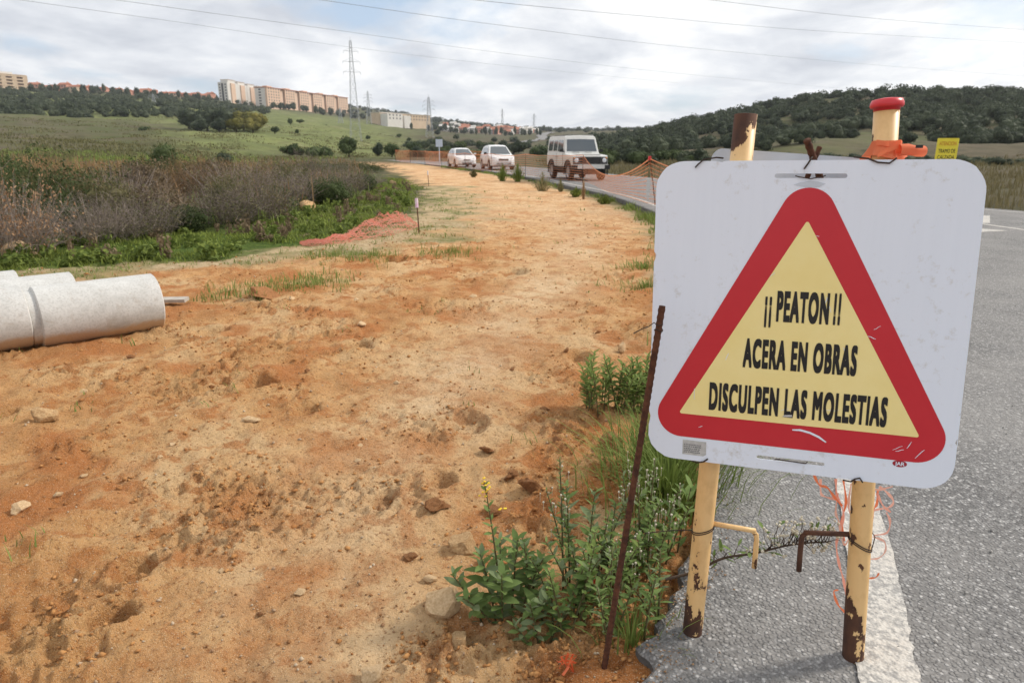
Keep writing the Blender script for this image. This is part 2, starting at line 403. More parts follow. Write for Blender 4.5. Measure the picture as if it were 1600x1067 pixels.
M['rock'] = simple('rock', (0.44, 0.25, 0.11), (0.62, 0.42, 0.22), 9, 0.95, bmp=0.8, bs=28, bd=0.012)
M['rockpale'] = simple('rock_pale', (0.54, 0.35, 0.18), (0.72, 0.52, 0.31), 9, 0.95, bmp=0.7, bs=30, bd=0.01)
M['clod'] = simple('earth_clod', (0.26, 0.105, 0.035), (0.42, 0.20, 0.08), 14, 1.0, bmp=0.9, bs=45, bd=0.012)
M['leaf'] = leafmat('leaf', (0.105, 0.165, 0.044), (0.23, 0.32, 0.105), scale=9)
M['leafbright'] = leafmat('leaf_bright', (0.15, 0.215, 0.05), (0.30, 0.38, 0.12), scale=9)
M['leaf2'] = leafmat('leaf_pale', (0.14, 0.19, 0.085), (0.26, 0.32, 0.17), scale=9)
M['stem'] = simple('stem', (0.085, 0.075, 0.030), (0.14, 0.12, 0.05), 30, 0.8)
M['woody'] = simple('woody_stem', (0.045, 0.030, 0.020), (0.09, 0.06, 0.04), 30, 0.9)
M['flower'] = simple('yellow_flower', (0.75, 0.48, 0.02), (0.85, 0.60, 0.04), 30, 0.6)
M['fluff'] = simple('seed_fluff', (0.52, 0.46, 0.34), (0.68, 0.63, 0.52), 30, 0.9)
M['grass'] = leafmat('grass', (0.12, 0.17, 0.035), (0.25, 0.31, 0.085), scale=2.5)
M['lush'] = leafmat('lush_weeds', (0.095, 0.115, 0.030), (0.27, 0.33, 0.065), scale=0.6)
M['drygrass'] = leafmat('dry_grass', (0.22, 0.125, 0.060), (0.42, 0.27, 0.14), scale=0.6)
M['scrub'] = leafmat('dry_scrub', (0.145, 0.115, 0.098), (0.345, 0.285, 0.245), transl=0.1, rough=0.9, scale=1.5)
M['scrubleaf'] = leafmat('scrub_leaf', (0.085, 0.095, 0.035), (0.22, 0.19, 0.095), scale=1.0)
M['brownleaf'] = leafmat('brown_leaf', (0.10, 0.075, 0.045), (0.27, 0.20, 0.125), scale=1.0)
M['tan'] = leafmat('tan_flowers', (0.28, 0.16, 0.085), (0.56, 0.38, 0.24), transl=0.15, rough=0.9, scale=2)
M['bush'] = leafmat('bush_leaf', (0.034, 0.052, 0.018), (0.10, 0.130, 0.050), scale=0.5)
M['olive'] = leafmat('olive_leaf', (0.036, 0.050, 0.030), (0.108, 0.128, 0.076), scale=0.12)
M['yolive'] = leafmat('yellowing_leaf', (0.12, 0.12, 0.03), (0.27, 0.235, 0.06), scale=0.12)
M['bark'] = simple('bark', (0.05, 0.038, 0.026), (0.09, 0.07, 0.05), 6, 0.95)
M['white_paint'] = simple('car_white', (0.74, 0.74, 0.73), (0.78, 0.78, 0.77), 2, 0.25, spec=0.5)
M['old_white'] = simple('old_white', (0.60, 0.595, 0.57), (0.68, 0.675, 0.65), 3, 0.4)
M['blackpl'] = simple('black_plastic', (0.014, 0.014, 0.015), (0.022, 0.022, 0.023), 8, 0.5)
M['tyre'] = simple('tyre', (0.016, 0.016, 0.016), (0.03, 0.028, 0.026), 20, 0.9)
M['rim'] = simple('rim', (0.36, 0.36, 0.37), (0.46, 0.46, 0.47), 10, 0.35, metal=0.7)
M['chrome'] = simple('chrome', (0.6, 0.6, 0.62), (0.7, 0.7, 0.72), 10, 0.15, metal=1.0)
M['lamp'] = simple('lamp_glass', (0.55, 0.57, 0.60), (0.75, 0.77, 0.8), 30, 0.1)
M['amber'] = simple('amber_lamp', (0.7, 0.25, 0.03), (0.75, 0.3, 0.05), 30, 0.2)
def glass_material():
    m, nt, b = newmat('car_glass'); b.inputs['Base Color'].default_value = (0.055, 0.068, 0.075, 1)
    b.inputs['Roughness'].default_value = 0.04; b.inputs['Specular IOR Level'].default_value = 0.9; b.inputs['Coat Weight'].default_value = 0.6; b.inputs['Coat Roughness'].default_value = 0.03
    return m
M['glass'] = glass_material()
M['wallwhite'] = simple('wall_white', (0.60, 0.57, 0.53), (0.66, 0.63, 0.59), 0.3, 0.9)
M['wallpeach'] = simple('wall_peach', (0.62, 0.43, 0.31), (0.68, 0.49, 0.37), 0.3, 0.9)
M['wallpink'] = simple('wall_terracotta', (0.60, 0.29, 0.21), (0.68, 0.36, 0.27), 0.3, 0.9)
M['walltan'] = simple('wall_tan', (0.52, 0.39, 0.27), (0.58, 0.45, 0.32), 0.3, 0.9)
M['roof'] = simple('roof_tile', (0.36, 0.13, 0.075), (0.44, 0.18, 0.11), 1.2, 0.9)
M['window'] = simple('window_dark', (0.05, 0.05, 0.055), (0.085, 0.08, 0.085), 2, 0.3)
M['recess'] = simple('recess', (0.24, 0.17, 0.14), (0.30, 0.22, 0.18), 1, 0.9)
M['steel'] = simple('pylon_steel', (0.36, 0.37, 0.39), (0.42, 0.43, 0.45), 2, 0.6)
M['cable'] = simple('cable', (0.16, 0.165, 0.175), (0.18, 0.185, 0.19), 2, 0.6)
M['yellowsign'] = simple('yellow_sign', (0.80, 0.66, 0.05), (0.84, 0.70, 0.07), 4, 0.5)
M['redprint'] = simple('red_print', (0.60, 0.20, 0.02), (0.62, 0.22, 0.03), 4, 0.5)
M['sticker'] = simple('sticker', (0.42, 0.42, 0.41), (0.56, 0.56, 0.55), 60, 0.6)
# ------------------------------------------------------------------ road outline (world metres; the camera stands at 0,0)
def spline(pts, n):
    """Catmull-Rom through pts, n samples per span"""
    P = [np.array(p, float) for p in pts]; P = [2*P[0]-P[1]] + P + [2*P[-1]-P[-2]]; o = []
    for i in range(1, len(P) - 2):
        for k in range(n):
            t = k / n; a, b, c, d = P[i-1], P[i], P[i+1], P[i+2]
            o.append(0.5 * (2*b + (c-a)*t + (2*a-5*b+4*c-d)*t*t + (3*b-a-3*c+d)*t**3))
    o.append(P[-2]); return np.array(o)
EDGE = [(-1.3, -5), (-0.55, -1.5), (0.06, 0.6), (0.35, 1.54), (0.76, 2.45), (1.75, 5.2), (2.55, 9.0), (3.1, 13), (3.32, 16.1), (3.05, 22),
        (2.15, 28), (0.75, 36.5), (-1.3, 45), (-3.6, 53), (-9.6, 71), (-17, 84), (-29, 97), (-48, 109), (-75, 119)]
LINE = [(-0.5, -5), (0.15, -1.2), (0.76, 0.8), (1.04, 1.56), (1.40, 2.45), (2.38, 5.2), (3.15, 9.0), (3.58, 13), (3.72, 16.3), (3.45, 22),
        (2.55, 28), (1.15, 36.5), (-0.9, 45), (-3.2, 53.2), (-9.2, 71.4), (-16.7, 84.5), (-28.7, 97.6), (-47.8, 109.7), (-74.8, 119.8)]
FAR = [(14.0, -5), (14.2, -1.2), (14.2, 2), (14.1, 4), (14.0, 6), (13.7, 9), (13.2, 12.5), (12.5, 15), (11.6, 17.2), (9.9, 23.5),
       (8.3, 30), (6.4, 37.5), (4.2, 46.5), (1.8, 55), (-4.6, 73.5), (-12.5, 88), (-25.5, 102), (-45.5, 115), (-73.5, 126)]
edge_s, line_s, far_s = spline(EDGE, 24), spline(LINE, 24), spline(FAR, 24)
_wob = gnoise(np.arange(len(edge_s)) * 0.37, np.full(len(edge_s), 2.2)) * 0.05 * (edge_s[:, 1] < 14) + gnoise(np.arange(len(edge_s)) * 1.3, np.full(len(edge_s), 5.2)) * 0.02
edge_s[:, 0] += _wob
def x_edge(y): return np.interp(y, edge_s[:, 1], edge_s[:, 0])
def x_far(y): return np.interp(y, far_s[:, 1], far_s[:, 0])

# left limit of the bare earth
_dl = [(-12.0, -5.0), (-11.0, 4.0)] + [tuple(G(x, y, -0.08)[:2]) for x, y in
      ((0, 420), (130, 416), (230, 410), (320, 400), (440, 386), (540, 366), (620, 338), (655, 312), (655, 292), (632, 276), (606, 263), (560, 259), (500, 257.5))]
_dl = np.array(_dl)
def x_dirt(y): return np.interp(y, _dl[:, 1], _dl[:, 0])
_pp = np.array([tuple(G(x, y, -0.08)[:2]) for x, y in ((400, 1250), (470, 1067), (560, 800), (690, 620), (800, 500), (880, 420), (905, 370), (860, 320), (780, 290), (700, 272), (640, 262))])
def x_path(y): return np.interp(y, _pp[:, 1], _pp[:, 0])

# ------------------------------------------------------------------ terrain heights
RK = np.array([40, 60, 100, 160, 250, 350, 500, 700, 900, 1300, 3000.0])
TAB = {   # picture column of the bearing : sight-line heights (as picture rows) of the ground at 100 ... 3000 m
 -700: (238, 226, 208, 190, 172, 154, 142, 150, 190),
    0: (238, 225, 206, 186, 170, 153, 141, 150, 190),
  200: (239, 226, 208, 190, 174, 157, 147, 152, 190),
  345: (240, 228, 212, 196, 183, 168, 157, 155, 190),
  430: (241, 231, 217, 201, 187, 176, 169, 160, 188),
  560: (243, 237, 227, 213, 200, 191, 185, 167, 188),
  640: (246, 241, 234, 223, 211, 203, 198, 180, 190),
  700: (248, 244, 238, 228, 218, 211, 206, 193, 197),
  840: (250, 247, 243, 236, 226, 216, 209, 205, 207),
  900: (250, 247, 241, 230, 218, 211, 208, 206, 208),
 1000: (250, 245, 230, 214, 206, 205, 205, 205, 208),
 1060: (249, 240, 216, 196, 196, 200, 203, 205, 208),
 1200: (248, 231, 192, 165, 175, 190, 198, 203, 208),
 1350: (247, 226, 178, 148, 163, 184, 195, 203, 208),
 1500: (247, 225, 177, 155, 168, 186, 197, 203, 208),
 1600: (247, 225, 176, 147, 163, 184, 195, 203, 208),
 2400: (247, 226, 180, 155, 168, 186, 197, 203, 208),
}
_cols = np.array(sorted(TAB)); _Z = []
for c in _cols:
    def rz(r, y, cc=min(max(c, 0), 1600)):
        d = ray(cc, y); return CAM_H + r * d.z / math.hypot(d.x, d.y)
    _Z.append([-0.12, -0.1] + [rz(r, y) for r, y in zip(RK[2:], TAB[c])])
_Z = np.array(_Z)
_cg = np.arange(-700, 2401, 10.0); _lg = np.linspace(math.log(40), math.log(3000), 90)
_T = np.array([[0.0] * len(_lg)] * len(_cg))
_tmp = np.array([np.interp(_lg, np.log(RK), row) for row in _Z])
for j in range(len(_lg)): _T[:, j] = np.interp(_cg, _cols, _tmp[:, j])
for _ in range(3):
    P = np.pad(_T, ((3, 3), (0, 0)), mode='edge'); _T = sum(P[i:i + len(_cg)] for i in range(7)) / 7
    P = np.pad(_T, ((0, 0), (1, 1)), mode='edge'); _T = (P[:, :-2] + 2 * P[:, 1:-1] + P[:, 2:]) / 4
def far_z(x, y):
    r = np.hypot(x, y); yy = np.maximum(y, 0.25 * r)
    c = np.clip(800 + 1108.6 * x / np.maximum(yy, 1e-3), -700, 2399)
    l = np.clip(np.log(np.maximum(r, 40)), _lg[0], _lg[-1] - 1e-6)
    ci = (c + 700) / 10.0; i = np.clip(np.floor(ci).astype(int), 0, len(_cg) - 2); u = ci - i
    lj = (l - _lg[0]) / (_lg[1] - _lg[0]); j = np.clip(np.floor(lj).astype(int), 0, len(_lg) - 2); v = lj - j
    return (_T[i, j]*(1-u)+_T[i+1, j]*u)*(1-v) + (_T[i, j+1]*(1-u)+_T[i+1, j+1]*u)*v
HOLES = [(G(x, y, -0.08), rr, dp) for x, y, rr, dp in ((168, 968, .075, .05), (215, 890, .07, .04), (408, 602, .10, .045), (560, 540, .10, .05), (690, 752, .06, .035), (12, 650, .06, .04),
         (610, 408, .22, .08), (545, 402, .15, .05), (730, 660, .12, .03), (330, 520, .12, .04), (800, 425, .2, .04), (480, 640, .08, .03), (905, 560, .1, .04), (600, 780, .06, .03), (1000, 1040, .01, .0))]
def zones(x, y):
    """dirt, green, dry, pale path, meadow, red"""
    r = np.hypot(x, y); n = fbm(x * 0.9, y * 0.9, 4); nb = fbm(x * 0.13 + 4, y * 0.13, 3)
    left = x - x_dirt(y); wid = 0.25 + 0.02 * np.abs(y)
    dirt = sstep(-0.5, 0.9, left / wid + n * 1.2) * (x < x_far(y) + 0.2) * (y < 75) * (y > -30)
    dirt = np.where(y > 62, dirt * sstep(75, 62, y), dirt)
    # weeds creeping along the road edge
    de = x_edge(y) - x
    dirt = dirt * (1 - 0.8 * sstep(0.55, 0.1, de + n * 0.35) * (y > 3.0) * (de > -1))
    right = sstep(0.0, 1.0, x - x_far(y))
    dirt = dirt * (1 - right)
    pale = np.exp(-((x - x_path(y)) / (0.32 + 0.035 * np.maximum(y, 0))) ** 2) * 0.95
    pale = np.maximum(pale, 0.8 * sstep(9, 18, y)) * np.clip(0.75 + n * 0.5, 0, 1)
    red = np.clip(fbm(x * 1.7 + 9, y * 1.7, 4) * 2.0 - 0.30, 0, 0.85) * (1 - pale)
    px = 800 + 1108.6 * x / np.maximum(y, 0.3 * r + 1e-3)
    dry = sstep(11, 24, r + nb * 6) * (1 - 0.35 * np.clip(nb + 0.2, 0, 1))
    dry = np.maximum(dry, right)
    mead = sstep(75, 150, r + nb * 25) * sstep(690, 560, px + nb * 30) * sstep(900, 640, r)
    mead = mead * (1 - 0.97 * sstep(345, 215, px + nb * 40) * sstep(420, 300, r))  # left field kept dull olive-brown: a cloud shadow painted into the ground colour
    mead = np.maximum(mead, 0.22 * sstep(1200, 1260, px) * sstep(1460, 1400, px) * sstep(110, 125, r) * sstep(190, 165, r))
    return dirt, dry, pale, mead, red
def ground_z(x, y, fine=True):
    x = np.asarray(x, float); y = np.asarray(y, float); r = np.hypot(x, y)
    near = -0.075 - 0.06 * sstep(4, 15, y)
    near = near + 0.05 * sstep(0, 6, x_dirt(y) - x) * (y > 3)
    t = sstep(40, 70, r)
    z = near * (1 - t) + far_z(x, y) * t
    z = z + fbm(x * 0.02, y * 0.02, 4) * np.clip((r - 60) / 100, 0, 1) * 2.2
    de = x_edge(y) - x; onroad = (de < 0) & (x < x_far(y)) & (y < 118)
    if fine:
        dirt, dry, pale, mead, red = zones(x, y)
        k = np.clip(1 - (r - 25) / 40, 0, 1)
        z = z + k * (fbm(x * 0.8, y * 0.8, 3) * 0.028 + fbm(x * 4.2 + 3, y * 4.2, 4, 0.6) * 0.021 * (1.15 - 0.75 * pale))
        rough = np.clip(fbm(x * 1.3 + 9, y * 1.3 + 2, 3) * 1.5 + 0.1, 0, 1) * (1 - 0.8 * pale)
        ridg = 1 - np.abs(fbm(x * 7.5 + 1, y * 7.5, 3, 0.6)); kk = k * np.clip(1 - r / 40, 0, 1) * dirt
        z = z + kk * rough * (np.clip(ridg, 0, 1) ** 2 - 0.45) * 0.060
        z = z + kk * np.clip(fbm(x * 19, y * 19, 2, 0.6), -0.6, 1.2) * (0.004 + 0.010 * rough)
        nh = 1 + 0.35 * gnoise(x * 9, y * 9)
        for c, rr, dp in HOLES:
            d = np.hypot(x - c.x, (y - c.y) * 0.8) / rr * nh
            z = z - dp * 1.5 * sstep(1.0, 0.72, d) + dp * 0.45 * np.exp(-((d - 1.35) / 0.28) ** 2)
        # little bank down from the road edge
        z = z + 0.05 * sstep(0.5, 0.0, de) * (de > 0) * (y < 8) * (0.5 + fbm(x * 3, y * 3, 2))
    # nothing may poke through the carriageway
    z = np.where((r < 140) & onroad & (de < -0.06), np.minimum(z, -0.10) - 0.25 * sstep(-0.06, -0.5, de), z)
    z = np.where((r < 140) & (de <= 0.25) & (x < x_far(y) + 0.25) & (y < 118), np.minimum(z, -0.045), z)
    return z
def gz(x, y):
    if x * x + y * y > 8100: return float(ground_z(np.array([x]), np.array([y]), False)[0])
    return float(ground_z(np.array([x]), np.array([y]))[0])
def gzf(x, y): return ground_z(np.asarray(x, float), np.asarray(y, float))

# far road in the valley, a strip of the same asphalt
def build_ground():
    rr = [0.45]
    while rr[-1] < 5.5: rr.append(rr[-1] * 1.0042)
    while rr[-1] < 45: rr.append(rr[-1] * 1.0078)
    while rr[-1] < 4000: rr.append(rr[-1] * 1.018)
    rr = np.array(rr)
    az = np.concatenate([np.radians(np.arange(-179, -44, 3.0)), np.radians(np.arange(-44, 44.01, 0.19)), np.radians(np.arange(46, 180.5, 3.0))])
    A, Rr = np.meshgrid(az, rr); X = Rr * np.sin(A); Y = Rr * np.cos(A)
    x, y = X.ravel(), Y.ravel(); z = ground_z(x, y)
    na, nr = len(az), len(rr); I = np.arange(na * nr).reshape(nr, na)
    J = np.concatenate([I, I[:, :1]], axis=1)
    F = np.stack([J[:-1, :-1], J[1:, :-1], J[1:, 1:], J[:-1, 1:]], -1).reshape(-1, 4)
    V = np.stack([x, y, z], 1)
    dirt, dry, pale, mead, red = zones(x, y)
    vg = sstep(2.6, 1.2, x - x_dirt(y) + fbm(x * .8, y * .8, 3) * .9) * (y > 6.5) * (y < 30); vg = np.maximum(vg, .8 * sstep(.8, .3, x_edge(y) - x + fbm(x * 2, y * 2, 2) * .3) * (y > 5))
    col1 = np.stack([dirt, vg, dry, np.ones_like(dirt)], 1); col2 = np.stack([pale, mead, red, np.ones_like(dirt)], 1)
    fc = F.mean  # noqa
    cx, cy = x[F].mean(1), y[F].mean(1); cr = np.hypot(cx, cy); cd = dirt[F].mean(1)
    cpx = 800 + 1108.6 * cx / np.maximum(cy, 0.3 * cr)
    cls = np.where((cd > 0.5) & (cr < 90), 0, np.where(cr < 110, 1, np.where(cpx > 1000, 3, 2)))
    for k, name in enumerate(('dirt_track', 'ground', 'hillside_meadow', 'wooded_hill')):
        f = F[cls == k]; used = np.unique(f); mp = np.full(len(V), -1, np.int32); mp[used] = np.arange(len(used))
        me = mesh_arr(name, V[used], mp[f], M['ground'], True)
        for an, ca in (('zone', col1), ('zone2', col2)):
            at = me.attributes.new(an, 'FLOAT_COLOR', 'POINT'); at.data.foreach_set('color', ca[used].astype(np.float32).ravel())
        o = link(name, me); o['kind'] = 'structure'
    # the patch right under the camera
    b = MB(); n = 48; pts = [(0.45 * math.sin(2*math.pi*i/n), 0.45 * math.cos(2*math.pi*i/n)) for i in range(n)]
    b.add([(px_, py_, gz(px_, py_) - 0.004) for px_, py_ in pts], [tuple(reversed(range(n)))])
    me = mesh_from('ground_under_camera', b.v, b.f, M['ground']); at = me.attributes.new('zone', 'FLOAT_COLOR', 'POINT')
    at.data.foreach_set('color', np.tile([1, 0, 0, 1.0], n).astype(np.float32)); o = link('ground', me); o['kind'] = 'structure'
build_ground()

def build_road():
    n = len(edge_s); cross = 6; V = []; F = []
    for i in range(n):
        a, b = edge_s[i], far_s[i]
        V.append((a[0], a[1], -0.32)); V.append((a[0] - 0.008, a[1], -0.022)); V.append((a[0] + 0.012, a[1], -0.003))
        for k in range(1, cross + 1):
            t = k / cross; V.append((a[0] + (b[0]-a[0])*t, a[1] + (b[1]-a[1])*t, 0.0))
        V.append((b[0] + 0.02, b[1], -0.32))
    m = cross + 4
    for i in range(n - 1):
        for k in range(m - 1): F.append((i*m+k, i*m+k+1, (i+1)*m+k+1, (i+1)*m+k))
    F = [tuple(reversed(f)) for f in F]
    me = mesh_from('road', V, F, M['asphalt']); me.materials.append(M['kerb'])
    for i, p in enumerate(me.polygons):
        if i % (m - 1) == 0: p.material_index = 1
    o = link('road', me); o['kind'] = 'structure'
    def strip(name, pts, w0, w1, z, parent):
        b = MB(); pts = np.array(pts); t = np.gradient(pts, axis=0); t /= np.linalg.norm(t, axis=1)[:, None]; nn = np.stack([t[:, 1], -t[:, 0]], 1)
        v = []
        for p, q, i in zip(pts, nn, range(len(pts))):
            e = 0.008 * gnoise(np.array([i * 0.9]), np.array([w0 * 7.0]))[0]
            v += [(*(p + q * (w0 + e)), z), (*(p + q * (w1 - e)), z)]
        b.add(v, [(2*i, 2*i+1, 2*i+3, 2*i+2) for i in range(len(pts) - 1)])
        return b.build(name, M['paint'], parent)
    strip('edge_line', line_s, -0.080, 0.075, 0.004, o)
    # markings of the junction
    c = spline([(9.6, 6), (9.35, 9.5), (9.15, 12.6), (8.75, 15.5), (7.6, 20), (6.0, 26.5)], 10)
    strip('lane_line', c, -0.06, 0.06, 0.004, o)
    p = [G(1480, 353), G(1576, 361), G(1480, 366)]
    MB().add([(q.x, q.y, 0.004) for q in p], [(0, 2, 1)]).build('painted_arrow', M['paint'], o)
    p = [G(1528, 337), G(1547, 337), G(1547, 349), G(1524, 349)]
    MB().add([(q.x, q.y, 0.004) for q in p], [(3, 2, 1, 0)]).build('painted_bar', M['paint'], o)
    fl = far_s[:, :].copy(); fl[:, 0] -= 0.5
    strip('far_edge_line', fl, -0.06, 0.06, 0.004, o)
    # the same road, seen again far down the valley
    pts = [PR(x, y, r) for x, y, r in ((800, 226, 430), (822, 221, 480), (846, 214.5, 560), (850, 211, 640), (846, 208, 740), (862, 206.5, 900))]
    xy = spline([(p.x, p.y) for p in pts], 10); V = []
    t = np.gradient(xy, axis=0); t /= np.linalg.norm(t, axis=1)[:, None]
    for q, d in zip(xy, t):
        for s_ in (-5, 5):
            x_, y_ = q[0] + d[1]*s_, q[1] - d[0]*s_; V.append((x_, y_, max(gz(q[0], q[1]), gz(x_, y_)) + 0.5))
    o2 = MB().add(V, [(2*i, 2*i+1, 2*i+3, 2*i+2) for i in range(len(xy) - 1)]).build('valley_road', M['asphalt']); o2['kind'] = 'structure'
build_road()
# ------------------------------------------------------------------ the warning sign on its two posts
SB = Vector((0.38231, 1.76505, 0.56962))
ex = Vector((0.71336, -0.23140, 0.00817)).normalized(); ey = Vector((-0.00392, 0.08226, 0.79908))
ey = (ey - ex * ey.dot(ex)).normalized(); eb = ey.cross(ex).normalized()      # eb points away from the viewer
if eb.y < 0: eb = -eb
SIGN_M = Matrix(((ex.x, eb.x, ey.x, SB.x), (ex.y, eb.y, ey.y, SB.y), (ex.z, eb.z, ey.z, SB.z), (0, 0, 0, 1)))
PW, PH = 0.75, 0.803

def arc(cx, cy, r, a0, a1, n):
    return [(cx + r * math.cos(a0 + (a1 - a0) * i / n), cy + r * math.sin(a0 + (a1 - a0) * i / n)) for i in range(n + 1)]
def rrect(x0, y0, x1, y1, r, n=8):
    h = math.pi / 2
    return (arc(x1 - r, y0 + r, r, -h, 0, n) + arc(x1 - r, y1 - r, r, 0, h, n) + arc(x0 + r, y1 - r, r, h, 2*h, n) + arc(x0 + r, y0 + r, r, 2*h, 3*h, n))
def plate(outer, holes, y0, y1):
    """flat plate in local XZ, front face at y0, back at y1, with through holes -> bmesh verts/faces"""
    bm = bmesh.new(); loops = []
    for L in [outer] + holes:
        vs_ = [bm.verts.new((a, y0, b)) for a, b in L]
        es = [bm.edges.new((vs_[i], vs_[(i + 1) % len(vs_)])) for i in range(len(vs_))]; loops.append(vs_)
    bmesh.ops.triangle_fill(bm, use_beauty=True, use_dissolve=False, edges=bm.edges[:], normal=(0, -1, 0))
    for f in bm.faces:
        f.normal_update()
        if f.normal.y > 0: f.normal_flip()
    if y1 != y0:
        top = bm.faces[:]; mp = {}
        for L in loops:
            for v in L: mp[v] = bm.verts.new((v.co.x, y1, v.co.z))
        for f in top: bm.faces.new([mp[v] for v in reversed(f.verts)])
        for L in loops:
            for i in range(len(L)):
                a, b = L[i], L[(i + 1) % len(L)]; bm.faces.new((a, mp[a], mp[b], b))
        bmesh.ops.recalc_face_normals(bm, faces=bm.faces[:])
    return bm
def bm_link(bm, name, m, parent=None):
    me = bpy.data.meshes.new(name); bm.to_mesh(me); bm.free(); me.materials.append(m); return link(name, me, parent)
def hull_round(pts, rads, n=14):
    """outline round circles (a rounded polygon); pts counter-clockwise"""
    out = []; k = len(pts)
    for i in range(k):
        p, q, nx = Vector(pts[i - 1]), Vector(pts[i]), Vector(pts[(i + 1) % k])
        d0 = (q - p).normalized(); d1 = (nx - q).normalized()
        a0 = math.atan2(-d0.x, d0.y); a1 = math.atan2(-d1.x, d1.y)
        a0 = math.atan2(d0.y, d0.x) - math.pi / 2; a1 = math.atan2(d1.y, d1.x) - math.pi / 2
        while a1 < a0: a1 += 2 * math.pi
        out += arc(q.x, q.y, rads[i], a0, a1, n)
    return out
def text_part(name, body, x0, x1, z0, cap, m, parent, offset=0.060, y=-0.0026, spacing=1.18, ref='H'):
    def mk(t):
        cu = bpy.data.curves.new('t', 'FONT'); cu.body = t; cu.offset = 0.0; cu.space_character = spacing; cu.resolution_u = 4
        o = bpy.data.objects.new('t', cu); COL.objects.link(o)
        me = bpy.data.meshes.new_from_object(o.evaluated_get(bpy.context.evaluated_depsgraph_get()))
        bpy.data.objects.remove(o); bpy.data.curves.remove(cu); return me
    bpy.context.view_layer.update()
    h = mk(ref); hz = [v.co.y for v in h.vertices]; sc = cap / (max(hz) - min(hz)); hb = min(hz); bpy.data.meshes.remove(h)
    m0 = mk(body); base = [v.co.copy() for v in m0.vertices]; pol = [tuple(p.vertices) for p in m0.polygons]; bpy.data.meshes.remove(m0)
    V = []; F = []; d = offset * 0.92; k = 0                  # bold strokes: the regular letter widened in every direction, square corners
    for ox in (-d, 0, d):
        for oz in (-d, 0, d):
            F += [tuple(i + len(V) for i in p) for p in pol]; V += [Vector((c.x + ox, k, c.y + oz * (.75 if d else 1))) for c in base]; k += 1
    xs = [v.x for v in V]; a, b = min(xs), max(xs); sx = (x1 - x0) / (b - a); hs = d * .75; sc = cap / (cap / sc + 2 * hs); hb -= hs
    me = mesh_from(name, [(x0 + (v.x - a) * sx, y - v.y * 1.5e-5, z0 + (v.z - hb) * sc) for v in V], F, m)
    if me.polygons and me.polygons[0].normal.y > 0: me.flip_normals()
    return link(name, me, parent)

